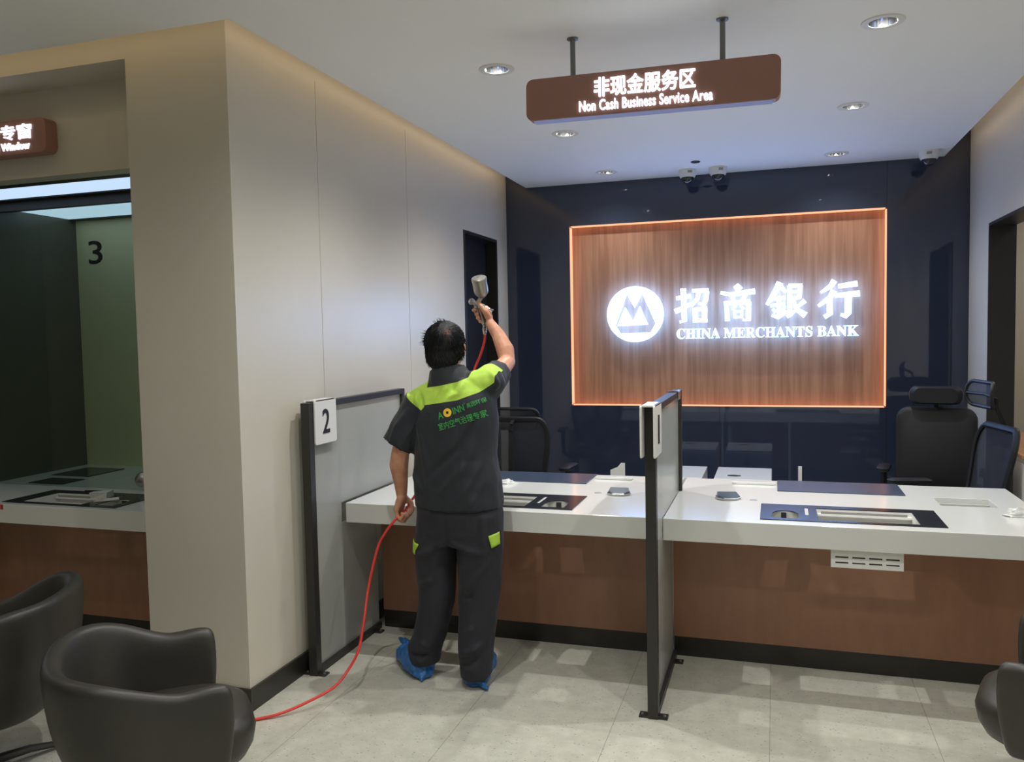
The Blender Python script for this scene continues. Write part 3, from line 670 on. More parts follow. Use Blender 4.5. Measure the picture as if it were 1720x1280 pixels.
def loop(w_, h_, r, n=6):
    return rounded_rect(-w_/2, w_/2, -h_/2, h_/2, r, n)
def office_chair(x, y, rz, label, kind, head_z=.0, tilt=.16):
    """local: faces -Y, back towards +Y"""
    e = empty('office_chair', (x, y, 0), label, 'office chair', None, rz)
    # star base
    for k in range(5):
        a = 2*PI*k/5+.3; c, s = math.cos(a), math.sin(a)
        MB().tube([(.03*c, .03*s, .10), (.17*c, .17*s, .085), (.30*c, .30*s, .065)], [.024, .02, .015], 8).build('leg', M['blackplastic'], e, smooth=True)
        MB().lathe([(.026, -.018), (.028, 0), (.026, .018)], (.30*c, .30*s, .028), 14, 'x').build('caster', M['blackplastic'], e, smooth=True)
    MB().lathe([(.03, .07), (.03, .24), (.018, .24), (.018, .42)], n=16).build('gas_column', M['black'], e, smooth=True)
    # seat
    m = MB(); R = []
    for z_, k in ((.42, .86), (.435, .97), (.455, 1.0), (.475, .97), (.485, .85)): R.append([(u*k, v*k-.02, z_+.02*(-v)**2) for u, v in rounded_rect(-.25, .25, -.25, .25, .11, 6)])
    m.rings(R).build('seat', M['blackpad'], e, smooth=True)
    # back
    def back(u, v, d_=0):      # u across, v up from seat
        return (u, .22+tilt*v+.25*(u*u)*-1+d_ + .03*math.cos(v*5), .50+v)
    if kind == 'padded':
        m = MB(); R = []
        for d_, k in ((-.03, .9), (-.02, .98), (0, 1), (.02, .97), (.028, .88)):
            R.append([back(u*k, .285+(v)*k, d_) for u, v in rounded_rect(-.25, .25, -.285, .285, .09, 6)])
        m.rings(R).build('backrest', M['blackpad'], e, smooth=True)
        m = MB(); R = []
        for d_, k in ((-.05, .8), (-.03, .97), (0, 1), (.03, .97), (.045, .82)): R.append([(u*k, .20+d_+.18*u*u*-1, 1.155+v*k) for u, v in rounded_rect(-.165, .165, -.062, .062, .05, 6)])
        m.rings(R).build('headrest', M['blackpad'], e, smooth=True)
        m = MB(); m.tube([back(0, .50, .03), (0, .27, 1.10), (0, .235, 1.15)], .018, 8); m.build('headrest_post', M['blackplastic'], e, smooth=True)
    else:
        hy = .23+tilt*.12
        wt, wb = (.26, .20)
        prof = []
        for u, v in rounded_rect(-1, 1, 0, 1, .33, 7):
            wv = wb+(wt-wb)*v; prof.append((u*wv, .02+v*.52))
        m = MB(); m.tube([back(u, v) for u, v in prof], .014, 8, closed=True, flat=1.5); m.build('back_frame', M['blackplastic'], e, smooth=True)
        # mesh panel follows the frame
        m = MB(); c0 = back(0, .28); n = len(prof)
        V = [back(u, v) for u, v in prof] + [back(u*.6, .28+(v-.28)*.6, .01) for u, v in prof] + [back(0, .28, .015)]
        F = [(i, (i+1) % n, n+(i+1) % n, n+i) for i in range(n)] + [(n+i, n+(i+1) % n, 2*n) for i in range(n)]
        m.add(V, F).build('back_mesh', M['mesh'], e, smooth=True)
        MB().tube([back(-.19, .15, .03), back(0, .13, .055), back(.19, .15, .03)], [.016, .022, .016], 8, flat=2).build('lumbar_bar', M['blackplastic'], e, smooth=True)
        MB().tube([(0, .12, .44), (0, .27, .45), back(0, .13, .06), back(0, .30, .055), back(0, .52, .03), (0, hy+.075, 1.07+head_z), (0, hy+.07, 1.12+head_z), (0, hy+.012, 1.15+head_z)], [.025, .025, .022, .02, .018, .017, .016, .015], 8, flat=.7).build('spine_post', M['blackplastic'], e, smooth=True)
        hp = [(u, hy-.9*u*u+.2*abs(v), 1.15+head_z+v) for u, v in rounded_rect(-.17, .17, -.07, .07, .05, 6)]
        h = MB().tube(hp, .011, 8, closed=True).build('headrest', M['blackplastic'], e, smooth=True)
        n = len(hp); m = MB().add([Vector(p) for p in hp]+[(0, hy+.005, 1.15+head_z)], [(i, (i+1) % n, n) for i in range(n)]); m.build('headrest_mesh', M['mesh'], h, smooth=True)
        MB().tube([(-.16, hy-.02, 1.15+head_z), (0, hy+.012, 1.15+head_z), (.16, hy-.02, 1.15+head_z)], .009, 8).build('headrest_bar', M['blackplastic'], h, smooth=True)
    for s in (-1, 1):
        MB().tube([(s*.22, .02, .43), (s*.30, .02, .44), (s*.305, .02, .55), (s*.30, .0, .66)], [.02, .022, .02, .018], 8).build('arm_post', M['blackplastic'], e, smooth=True)
        m = MB(); R = []
        for z_, k in ((.66, .8), (.668, 1), (.685, 1), (.692, .85)): R.append([(s*.30+u*k, v*k-.02, z_) for u, v in rounded_rect(-.04, .04, -.13, .13, .035, 5)])
        m.rings(R).build('armrest', M['blackplastic'], e, smooth=True)
    return e
office_chair(-1.69, 5.62, math.radians(176), 'black mesh office chair with open loop headrest behind the worker', 'mesh', -.11)
office_chair(1.0, 5.96, math.radians(-12), 'black padded office chair with a wide bolster headrest by the navy wall', 'padded')
office_chair(.86, 5.20, math.radians(-80), 'black see-through mesh office chair turned sideways by the doorway', 'mesh', .08, .34)

# office beyond the doorway
e = empty('office_desk', (2.15, 6.75, 0), 'beech topped office desk beyond the doorway', 'desk')
MB().box(-.60, .60, -.62, .75, .735, .76).build('desk_top', M['desk_wood'], e, bevel=.003)
MB().box(-.58, .58, -.60, .72, .70, .734).build('apron', M['white_trim'], e)
for s in (-1, 1): MB().box(s*.57-.015, s*.57+.015, -.58, .70, 0, .70).build('side_panel', M['white_trim'], e)
e = empty('drawer_unit', (1.80, 6.45, 0), 'grey multi-drawer unit under the office desk beyond the doorway', 'drawer unit')
MB().box(-.19, .19, -.22, .25, .0, .68).build('body', M['grey_cab'], e)
for k in range(9):
    d = MB().box(-.165, .17, -.235, -.2205, .03+k*.07, .03+k*.07+.06).build('drawer', M['grey_cab'], e, bevel=.006, seg=3)
e = empty('acrylic_stand', (1.78, 6.50, .762), 'clear acrylic stand on the beech office desk beyond the doorway', 'stand')
MB().box(-.06, .14, -.003, .003, .0, .30).build('sheet', M['acrylic'], e); MB().box(-.06, .14, -.05, .05, 0, .006).build('foot', M['acrylic'], e)

# ------------------------------------------------------------------ tub chairs
def tub_chair(x, y, rz, label, back_h=.10, k_=.87):
    """local: faces +X"""
    e = empty('tub_chair', (x, y, 0), label, 'tub chair', 'charcoal leather tub chairs in the hall', rz); e.scale = (k_, k_, k_)
    # plan path of the shell, from the front of one arm round the back to the other
    pth = []
    W_, XB, XF = .325, -.31, .24
    for k in range(7): pth.append((XF-(XF-(XB+.22))*k/7, -W_+.012*(1-k/7)))
    for k in range(13):
        a = -PI/2-PI*k/12; pth.append((XB+.22+.22*math.cos(a)*1.0, W_*math.copysign(abs(math.sin(a))**.75, math.sin(a))))
    for k in range(6, -1, -1): pth.append((XF-(XF-(XB+.22))*k/7, W_-.012*(1-k/7)))
    n = len(pth); R = []
    for i, (px_, py_) in enumerate(pth):
        a = Vector(pth[max(i-1, 0)]); b = Vector(pth[min(i+1, n-1)]); t_ = (b-a).normalized(); nn = Vector((t_.y, -t_.x))
        if nn.dot(Vector((px_, py_))-Vector((.05, 0))) < 0: nn = -nn       # outward
        s = max(0, min(1, (-px_+.10)/.34)); s = s*s*(3-2*s)
        fr = max(0, (px_-.05)/.2)
        top = .665+back_h*s+.03*fr
        top -= (.034, .010, .002)[min(i, n-1-i)] if min(i, n-1-i) < 3 else 0
        sec = []
        lean = .035*s
        for off, zz in ((.004, .30), (.022, .40), (.030+lean*.6, .52), (.034+lean, top-.05), (.030+lean, top-.018), (.010+lean, top), (-.020+lean, top-.006), (-.040+lean*.8, top-.035), (-.052, .52), (-.056, .42), (-.056, .30)):
            q = Vector((px_, py_))+nn*off; 
            kx = 1-.10*max(0, (.5-zz)/.2); sec.append((q.x*kx+.0, q.y*kx, zz))
        R.append(sec)
    m = MB(); m.rings(R); 
    sh = m.build('shell', M['leather'], e, smooth=True, angle=60); sm = sh.modifiers.new('sub', 'SUBSURF'); sm.levels = 2; sm.render_levels = 2
    # seat cushion bulging out past the arms
    m = MB(); R = []
    for z_, k in ((.30, .80), (.32, .90), (.36, .97), (.41, 1.0), (.45, .97), (.475, .86), (.485, .55)):
        ring = []
        for i in range(40):
            a = 2*PI*i/40; c, s = math.cos(a), math.sin(a)
            rx = .315 if c > 0 else .24
            sgx = math.copysign(abs(c)**.72, c); sgy = math.copysign(abs(s)**.6, s)
            ring.append((.02+rx*sgx*k, .268*sgy*(k if c > 0 else min(k, .98)), z_))
        R.append(ring)
    m.rings(R).build('seat_cushion', M['leather'], e, smooth=True, angle=60)
    MB().lathe([(.03, .03), (.03, .31), (.10, .31), (.12, .325)], n=20).build('column', M['black'], e, smooth=True)
    for k in range(4):
        a = PI/4+PI/2*k; c, s = math.cos(a), math.sin(a)
        m = MB().tube([(.02*c, .02*s, .06), (.16*c, .16*s, .05), (.30*c, .30*s, .02)], [.026, .022, .017], 8, flat=.8); m.build('leg', M['black'], e, smooth=True)
    return e
tub_chair(-1.90, 2.12, math.radians(43), 'charcoal leather tub chair nearest the cream column, facing the counters')
tub_chair(-2.82, 2.26, math.radians(205), 'charcoal leather tub chair in front of the window 3 counter, behind another chair', .14)
tub_chair(.94, 3.02, math.radians(160), 'charcoal leather tub chair in front of the brown counter on the doorway side')

# ------------------------------------------------------------------ the worker
def voxel(m, name, size, smooth_it, mats, parent=None, fac=.5, disp=None, keep=1.0):
    me = bpy.data.meshes.new(name+'_raw'); me.from_pydata([tuple(p) for p in m.v], [], m.f)
    bm = bmesh.new(); bm.from_mesh(me); bmesh.ops.recalc_face_normals(bm, faces=bm.faces); bm.to_mesh(me); bm.free()
    o = bpy.data.objects.new(name+'_raw', me); COL.objects.link(o)
    r = o.modifiers.new('r', 'REMESH'); r.mode = 'VOXEL'; r.voxel_size = size
    if smooth_it: sm = o.modifiers.new('s', 'SMOOTH'); sm.factor = fac; sm.iterations = smooth_it
    out = evaluated_mesh(o); bpy.data.objects.remove(o); bpy.data.meshes.remove(me)
    out.name = name
    if disp:
        n = len(out.vertices); co = np.empty(n*3); no = np.empty(n*3)
        out.vertices.foreach_get('co', co); out.vertices.foreach_get('normal', no)
        co = co.reshape(-1, 3); no = no.reshape(-1, 3); co = co + no*disp(co, no)[:, None]
        out.vertices.foreach_set('co', co.ravel())
    out.materials.clear()
    for mt in (mats if isinstance(mats, (list, tuple)) else [mats]): out.materials.append(mt)
    out.polygons.foreach_set('use_smooth', [True]*len(out.polygons)); out.update()
    ob = bpy.data.objects.new(name, out); COL.objects.link(ob); ob.parent = parent
    return ob
def ell(cx, cy, cz, rx, ry, n=28, tilt=0.0, p=2.0, tx=0.0):
    out = []
    for i in range(n):
        a = 2*PI*i/n; c, s = math.cos(a), math.sin(a)
        u = rx*math.copysign(abs(c)**(2/p), c); v = ry*math.copysign(abs(s)**(2/p), s)
        out.append((cx+u, cy+v, cz+tilt*v+tx*u))
    return out
def folds(lines):
    """raised or sunk creases along 3-D polylines: (points, width, height)"""
    def f(co, no):
        d = np.zeros(len(co))
        for pts, wd, h in lines:
            best = np.full(len(co), 1e9); tt = np.zeros(len(co)); n = len(pts)-1
            for i in range(n):
                a, b = np.array(pts[i]), np.array(pts[i+1]); ab = b-a
                t = np.clip(((co-a)@ab)/(ab@ab), 0, 1); q = np.linalg.norm(co-(a+t[:, None]*ab), axis=1)
                m_ = q < best; best[m_] = q[m_]; tt[m_] = (i+t[m_])/n
            fade = np.sin(np.clip(tt, .04, .96)*PI)**.6
            d += h*np.exp(-(best/wd)**2)*fade
        return d
    return f
def wob(co, sc, amp, st=(1, 1, 1)):
    return np.array([noise.noise((p[0]*sc*st[0], p[1]*sc*st[1], p[2]*sc*st[2])) for p in co])*amp

HC = Vector((-1.452, 3.545, 1.568))            # middle of the head
SL, EL, WL = (-1.572, 3.50, 1.315), (-1.662, 3.465, 1.085), (-1.693, 3.53, .868)
SR, ER, WR = (-1.245, 3.545, 1.405), (-1.238, 3.80, 1.487), (-1.343, 3.86, 1.678)
b = MB()
# trunk, neck, legs (inside the clothes), one skin
b.rings([ell(-1.405, 3.53, z, rx, ry) for z, rx, ry in ((.74, .12, .09), (.86, .165, .105), (1.0, .155, .095), (1.15, .165, .105), (1.27, .17, .105), (1.35, .15, .09), (1.40, .10, .07))])
b.chain([(-1.41, 3.52, 1.36), (-1.435, 3.525, 1.46), (-1.448, 3.54, 1.52)], [.064, .057, .056])
b.chain([(-1.42, 3.53, 1.33), SL], [.07, .058]); b.chain([(-1.40, 3.53, 1.36), SR], [.07, .058])
b.chain([SL, (-1.62, 3.48, 1.20), EL], [.052, .049, .042])
b.chain([EL, (-1.681, 3.485, 1.02), (-1.688, 3.515, .93), WL], [.042, .045, .034, .026])
b.chain([SR, (-1.240, 3.68, 1.45), ER], [.052, .047, .039])
b.chain([ER, (-1.256, 3.825, 1.545), (-1.297, 3.85, 1.617), WR], [.038, .044, .034, .0245])
for hip, kn, an, to, sgn in (((-1.50, 3.53, .80), (-1.53, 3.535, .45), (-1.60, 3.54, .10), (-1.735, 3.67, .038), -1), ((-1.31, 3.53, .80), (-1.315, 3.52, .45), (-1.335, 3.51, .10), (-1.355, 3.74, .045), 1)):
    b.chain([hip, kn, an], [.082, .055, .038]); b.chain([an, (an[0], an[1], .06)], [.04, .042]); b.chain([(an[0], an[1], .050), ((an[0]+to[0])/2, (an[1]+to[1])/2, .042), to], [.036, .034, .026])
# head: cranium, jaw, chin, nose, ears, brow, lips
h = HC
b.ball((h.x, h.y-.012, h.z+.018), (.079, .097, .092), 24, 16)
b.ball((h.x, h.y+.03, h.z-.035), (.063, .066, .078), 20, 14)
b.ball((h.x, h.y+.07, h.z-.088), (.026, .022, .020), 14, 10)
b.capsule((h.x-.004, h.y+.088, h.z+.012), (h.x-.004, h.y+.108, h.z-.022), .008, .0135)
b.ball((h.x-.012, h.y+.1, h.z-.028), .009, 10, 8); b.ball((h.x+.008, h.y+.1, h.z-.028), .009, 10, 8)
b.capsule((h.x-.018, h.y+.092, h.z-.055), (h.x+.018, h.y+.092, h.z-.055), .0065, .0065)
b.capsule((h.x-.014, h.y+.090, h.z-.064), (h.x+.014, h.y+.090, h.z-.064), .0075, .0075)
for s in (-1, 1):
    b.capsule((h.x+s*.018, h.y+.083, h.z+.026), (h.x+s*.046, h.y+.073, h.z+.026), .008, .007)
    b.ball((h.x+s*.080, h.y+.012, h.z-.008), (.010, .020, .032), 14, 10)
    b.ball((h.x+s*.086, h.y+.004, h.z+.004), (.007, .015, .018), 12, 8)
    b.ball((h.x+s*.045, h.y+.06, h.z-.02), (.022, .022, .022), 12, 8)
# left hand: loose fist on the hose, back of the hand outwards, thumb forward
W = Vector(WL)
kn = [(-1.716, 3.572, .800), (-1.721, 3.550, .792), (-1.719, 3.528, .792), (-1.712, 3.508, .800)]
for k in kn: b.capsule((W.x+.002, W.y+(k[1]-3.54)*.5, W.z-.012), k, .0195, .0145)
b.capsule((-1.702, 3.557, .835), (-1.706, 3.522, .835), .0185, .0175)
for k, r, ln in zip(kn, (.0098, .0102, .0098, .0086), (1.0, 1.06, 1.0, .84)):
    y = k[1]; b.chain([k, (k[0]+.006, y-.004, k[2]-.038*ln), (k[0]+.030*ln, y-.008, k[2]-.050*ln), (k[0]+.046*ln, y-.010, k[2]-.028*ln), (k[0]+.040*ln, y-.010, k[2]-.012)], [r+.002, r+.0012, r, r*.95, r*.85])
b.chain([(-1.692, 3.560, .848), (-1.672, 3.582, .822), (-1.664, 3.584, .790), (-1.672, 3.570, .766)], [.0165, .0145, .0118, .0098])
# right hand: closed round the gun's grip, thumb on the near side, forefinger on the trigger
W = Vector(WR)
kn = [(-1.380, 3.906, 1.757), (-1.372, 3.908, 1.737), (-1.365, 3.905, 1.717), (-1.358, 3.898, 1.699)]
for k in kn: b.capsule((W.x-.004, W.y+.004+(k[2]-1.728)*-.05, W.z+.012), k, .0185, .0135)
b.capsule((-1.352, 3.872, 1.712), (-1.362, 3.874, 1.745), .0185, .0165)
for i, (k, r) in enumerate(zip(kn, (.0092, .0098, .0094, .0082))):
    f = (1.1, 1.0, .98, .86)[i]
    b.chain([k, (k[0]-.034*f, k[1]-.002, k[2]-.006), (k[0]-.052*f, k[1]-.022, k[2]-.010), (k[0]-.046*f, k[1]-.044*f, k[2]-.012), (k[0]-.034*f, k[1]-.052*f, k[2]-.012)], [r+.0025, r+.0012, r, r*.95, r*.85])
b.chain([(-1.350, 3.858, 1.705), (-1.362, 3.838, 1.737), (-1.380, 3.836, 1.762), (-1.394, 3.842, 1.781)], [.0175, .0145, .0122, .0098])
person = voxel(b, 'person', .0042, 5, M['skin'], fac=.45)
tag(person, 'person in dark navy work clothes with lime yoke, back turned, spraying and holding a hose', 'person')
# eyes
eyem = mat('eye_white', (232, 230, 226), .2)
for s in (-1, 1):
    e = MB().ball((h.x+s*.031, h.y+.0735, h.z+.008), .0125, 14, 10).build('eye', eyem, person, smooth=True)
    MB().ball((h.x+s*.031-.001, h.y+.0835, h.z+.0085), (.0052, .0032, .0052), 12, 8).build('iris', M['blackplastic'], e, smooth=True)
    MB().tube([(h.x+s*.014, h.y+.094, h.z+.030), (h.x+s*.032, h.y+.089, h.z+.036), (h.x+s*.05, h.y+.075, h.z+.030)], [.003, .0036, .002], 6).build('eyebrow', M['blackplastic'], person, smooth=True)

# hair: short, brushed, thin at the crown
def hair_mat():
    m = bpy.data.materials.new('black_hair'); m.use_nodes = True; N = m.node_tree.nodes; L = m.node_tree.links
    p = N['Principled BSDF']; p.inputs['Roughness'].default_value = .58; p.inputs['Specular IOR Level'].default_value = .22
    tc = N.new('ShaderNodeTexCoord'); d = N.new('ShaderNodeVectorMath'); d.operation = 'DISTANCE'; d.inputs[1].default_value = (-1.418, 3.462, 1.628)
    L.new(tc.outputs['Object'], d.inputs[0])
    nz = N.new('ShaderNodeTexNoise'); nz.inputs['Scale'].default_value = 130; nz.inputs['Detail'].default_value = 3; L.new(tc.outputs['Object'], nz.inputs['Vector'])
    a = N.new('ShaderNodeMath'); a.operation = 'MULTIPLY_ADD'; a.inputs[1].default_value = .034; L.new(nz.outputs['Fac'], a.inputs[0]); L.new(d.outputs['Value'], a.inputs[2])
    r = N.new('ShaderNodeValToRGB'); e = r.color_ramp.elements
    e[0].position = .022; e[0].color = lin((150, 106, 88)); e[1].position = .044; e[1].color = lin((20, 20, 22))
    L.new(a.outputs[0], r.inputs[0]); L.new(r.outputs[0], p.inputs['Base Color']); return m
hm = hair_mat()
g = MB()
g.ball((h.x, h.y-.016, h.z+.024), (.0905, .108, .099), 28, 18)
g.ball((h.x, h.y-.045, h.z-.030), (.078, .070, .092), 24, 14)
g.ball((h.x-.012, h.y+.045, h.z+.078), (.068, .055, .036), 20, 12)
for s in (-1, 1): g.ball((h.x+s*.074, h.y-.020, h.z-.012), (.018, .034, .05), 14, 10)
hair = voxel(g, 'hair', .006, 3, hm, person, disp=lambda co, no: wob(co, 38, .0035, (1, 1, .5)))
# cut the face free: drop hair in front of the hairline
bm = bmesh.new(); bm.from_mesh(hair.data)
dead = []
for v in bm.verts:
    x_, y_, z_ = v.co.x-h.x, v.co.y-h.y, v.co.z-h.z
    line = .055+(.0 if abs(x_) < .05 else 0)
    if y_ > .035 and z_ < line+.2*max(0, .06-y_): dead.append(v)
    elif y_ > -.005 and z_ < -.045: dead.append(v)
    elif z_ < -.118: dead.append(v)
bmesh.ops.delete(bm, geom=dead, context='VERTS'); bm.to_mesh(hair.data); bm.free()
# loose strands over the cap and the wisps at the left of the crown
rnd = random.Random(11); st = MB()
bv = BVHTree.FromObject(hair, bpy.context.evaluated_depsgraph_get())
crown = Vector((-1.425, 3.47, 1.645))
def strand(root, dirn, nrm, ln, w0=.0011):
    pts = [root - nrm*.002]; p = root.copy(); d_ = dirn.copy()
    for k in range(3):
        d_ = (d_ + nrm*.10 - Vector((0, 0, .16)) + Vector((rnd.uniform(-.12, .12), rnd.uniform(-.12, .12), 0))).normalized(); p = p + d_*ln/3; pts.append(p)
    st.tube(pts, [w0, w0*.9, w0*.7, w0*.25], 3)
for k in range(2600):
    a, c_ = rnd.uniform(0, 2*PI), rnd.uniform(-.75, 1)
    q = Vector((math.cos(a)*math.sqrt(1-c_*c_), math.sin(a)*math.sqrt(1-c_*c_), c_)); org = h+Vector((0, -.016, .015))
    hit = bv.ray_cast(org+q*.3, -q)
    if not hit[0]: continue
    loc, nr = hit[0], hit[1]
    if (loc-crown).length < .030 and rnd.random() < .75: continue
    away = (loc-crown); away = (away-nr*away.dot(nr))
    if away.length < 1e-4: continue
    away.normalize(); sw = nr.cross(away)*.35
    strand(loc, (away+sw).normalized(), nr, rnd.uniform(.014, .028))
for k in range(70):
    root = Vector((-1.535+rnd.uniform(-.014, .02), 3.54+rnd.uniform(-.04, .03), 1.612+rnd.uniform(-.03, .035)))
    hit = bv.find_nearest(root)
    if hit[0]: strand(hit[0], Vector((-.9, .1, rnd.uniform(-.25, .65))).normalized(), Vector((-.6, 0, .3)), rnd.uniform(.022, .042), .0009)
for k in range(40):
    root = Vector((-1.48+rnd.uniform(-.03, .03), 3.56+rnd.uniform(-.03, .03), 1.68))
    hit = bv.find_nearest(root)
    if hit[0]: strand(hit[0], Vector((-.5, .2, .9)).normalized(), Vector((-.4, 0, .6)), rnd.uniform(.016, .030), .0009)
st.build('loose_strands', hm, hair, smooth=True)

# shirt
def shirt_mat():
    m = bpy.data.materials.new('work_shirt'); m.use_nodes = True; N = m.node_tree.nodes; L = m.node_tree.links
    p = N['Principled BSDF']; p.inputs['Roughness'].default_value = .75; p.inputs['Sheen Weight'].default_value = .06
    tc = N.new('ShaderNodeTexCoord'); sp = N.new('ShaderNodeSeparateXYZ'); L.new(tc.outputs['Object'], sp.inputs[0])
    def fcurve(pts):
        mr = N.new('ShaderNodeMapRange'); mr.inputs[1].default_value = -1.70; mr.inputs[2].default_value = -1.10; L.new(sp.outputs['X'], mr.inputs[0])
        fc = N.new('ShaderNodeFloatCurve'); cv = fc.mapping.curves[0]
        P_ = [((x+1.70)/.6, (z-1.2)/.4) for x, z in pts]
        cv.points[0].location = P_[0]; cv.points[1].location = P_[-1]
        for q in P_[1:-1]: cv.points.new(*q)
        for q in cv.points: q.handle_type = 'VECTOR'
        fc.mapping.update(); L.new(mr.outputs[0], fc.inputs['Value'])
        z = N.new('ShaderNodeMath'); z.operation = 'MULTIPLY_ADD'; z.inputs[1].default_value = .4; z.inputs[2].default_value = 1.2; L.new(fc.outputs[0], z.inputs[0])
        return z.outputs[0]
    low = fcurve([(-1.66, 1.40), (-1.612, 1.345), (-1.532, 1.283), (-1.515, 1.308), (-1.445, 1.318), (-1.35, 1.332), (-1.262, 1.364), (-1.198, 1.408), (-1.190, 1.59), (-1.12, 1.59)])
    high = fcurve([(-1.66, 1.43), (-1.60, 1.45), (-1.53, 1.44), (-1.515, 1.385), (-1.44, 1.396), (-1.36, 1.412), (-1.315, 1.432), (-1.29, 1.57), (-1.215, 1.57), (-1.12, 1.57)])
    def cmp_(a, c_):
        s_ = N.new('ShaderNodeMath'); s_.operation = 'SUBTRACT'; L.new(a, s_.inputs[0]); L.new(c_, s_.inputs[1])
        g_ = N.new('ShaderNodeMath'); g_.operation = 'GREATER_THAN'; g_.inputs[1].default_value = 0; L.new(s_.outputs[0], g_.inputs[0]); return g_.outputs[0]
    x = N.new('ShaderNodeMath'); x.operation = 'MULTIPLY'; L.new(cmp_(sp.outputs['Z'], low), x.inputs[0]); L.new(cmp_(high, sp.outputs['Z']), x.inputs[1])
    # the yoke runs over the shoulders only; sleeves stay dark
    yy = N.new('ShaderNodeMath'); yy.operation = 'LESS_THAN'; yy.inputs[1].default_value = 3.60; L.new(sp.outputs['Y'], yy.inputs[0])
    x2 = N.new('ShaderNodeMath'); x2.operation = 'MULTIPLY'; L.new(x.outputs[0], x2.inputs[0]); L.new(yy.outputs[0], x2.inputs[1])
    mx = N.new('ShaderNodeMix'); mx.data_type = 'RGBA'; L.new(x2.outputs[0], mx.inputs[0]); mx.inputs[6].default_value = lin((30, 34, 41)); mx.inputs[7].default_value = lin((176, 212, 76))
    L.new(mx.outputs[2], p.inputs['Base Color'])
    nz = N.new('ShaderNodeTexNoise'); nz.inputs['Scale'].default_value = 22; nz.inputs['Detail'].default_value = 5; L.new(tc.outputs['Object'], nz.inputs['Vector'])
    bn = N.new('ShaderNodeBump'); bn.inputs['Strength'].default_value = .22; bn.inputs['Distance'].default_value = .01; L.new(nz.outputs['Fac'], bn.inputs['Height']); L.new(bn.outputs[0], p.inputs['Normal'])
    return m
s_ = MB()
rows = [(.832, -1.396, .207, .150), (.86, -1.397, .209, .152), (.95, -1.403, .205, .148), (1.06, -1.409, .196, .140), (1.15, -1.407, .195, .140), (1.24, -1.402, .197, .140), (1.31, -1.400, .190, .130), (1.355, -1.400, .165, .115), (1.39, -1.398, .13, .095), (1.415, -1.405, .10, .080)]
s_.rings([ell(c, 3.525, z, rx, ry, 36, p=2.4, tx=.18*max(0, (z-1.2)/.2) if z < 1.37 else .16) for z, c, rx, ry in rows])
s_.chain([(-1.44, 3.52, 1.335), (-1.50, 3.515, 1.335), (-1.572, 3.505, 1.305)], [.082, .082, .078])
s_.chain([(-1.38, 3.53, 1.365), (-1.30, 3.535, 1.385), (-1.250, 3.55, 1.40)], [.082, .082, .078])
# left sleeve, flaring at the hem
def sleeve(a, c_, ra, rb, mid=.5):
    a, c_ = Vector(a), Vector(c_); d_ = (c_-a).normalized(); x_ = d_.cross(Vector((0, 1, 0))).normalized(); y_ = d_.cross(x_); R = []
    for t_ in (0, .25, .5, .75, .96, 1.0):
        p_ = a.lerp(c_, t_); r_ = ra+(rb-ra)*t_
        R.append([p_+x_*(r_*math.cos(2*PI*i/24))+y_*(r_*.92*math.sin(2*PI*i/24)) for i in range(24)])
    # hollow the hem
    for t_, k in ((.985, .80), (.90, .72)): p_ = a.lerp(c_, t_); R.append([p_+x_*(rb*k*math.cos(2*PI*i/24))+y_*(rb*.92*k*math.sin(2*PI*i/24)) for i in range(24)])
    return R
s_.rings(sleeve((-1.565, 3.50, 1.325), (-1.680, 3.472, 1.112), .080, .080))
s_.rings(sleeve((-1.266, 3.545, 1.390), (-1.242, 3.690, 1.452), .086, .064))
# collar
for k in range(1): s_.rings([ell(-1.418-.03*(z-1.385)/.09, 3.53, z, rx, ry, 28, tx=.22, tilt=-.12) for z, rx, ry in ((1.385, .112, .100), (1.420, .102, .094), (1.455, .089, .084), (1.474, .081, .078), (1.470, .072, .069), (1.43, .066, .062))])
FL = [([(-1.20, 3.42, 1.22), (-1.30, 3.375, 1.06), (-1.42, 3.37, .92)], .020, .010), ([(-1.20, 3.45, 1.12), (-1.28, 3.38, .98), (-1.36, 3.37, .87)], .018, .009),
      ([(-1.19, 3.45, 1.02), (-1.25, 3.385, .92), (-1.30, 3.38, .85)], .016, .008), ([(-1.22, 3.42, 1.30), (-1.34, 3.39, 1.12), (-1.50, 3.38, .98)], .016, -.006),
      ([(-1.55, 3.41, 1.22), (-1.51, 3.38, 1.05), (-1.50, 3.37, .90)], .018, .007), ([(-1.59, 3.44, 1.0), (-1.53, 3.38, .90)], .015, .007),
      ([(-1.548, 3.44, 1.365), (-1.530, 3.415, 1.31), (-1.522, 3.40, 1.27)], .011, -.012), ([(-1.562, 3.44, 1.36), (-1.545, 3.41, 1.29)], .010, .008),
      ([(-1.40, 3.44, 1.395), (-1.44, 3.405, 1.36), (-1.465, 3.395, 1.32)], .011, .008), ([(-1.33, 3.44, 1.41), (-1.345, 3.405, 1.365), (-1.40, 3.395, 1.34)], .011, .008),
      ([(-1.27, 3.45, 1.43), (-1.245, 3.43, 1.395), (-1.24, 3.425, 1.36)], .010, .008), ([(-1.29, 3.45, 1.435), (-1.285, 3.42, 1.40), (-1.31, 3.40, 1.36)], .010, -.007), ([(-1.36, 3.45, 1.41), (-1.38, 3.41, 1.37)], .009, -.006),
      ([(-1.22, 3.50, 1.45), (-1.19, 3.50, 1.40), (-1.18, 3.48, 1.33)], .012, .007), ([(-1.24, 3.58, 1.48), (-1.20, 3.58, 1.42)], .010, .006),
      ([(-1.60, 3.42, 1.28), (-1.66, 3.40, 1.20), (-1.68, 3.40, 1.14)], .014, .007), ([(-1.56, 3.42, 1.22), (-1.62, 3.40, 1.13)], .012, .006)]
ff = folds(FL)
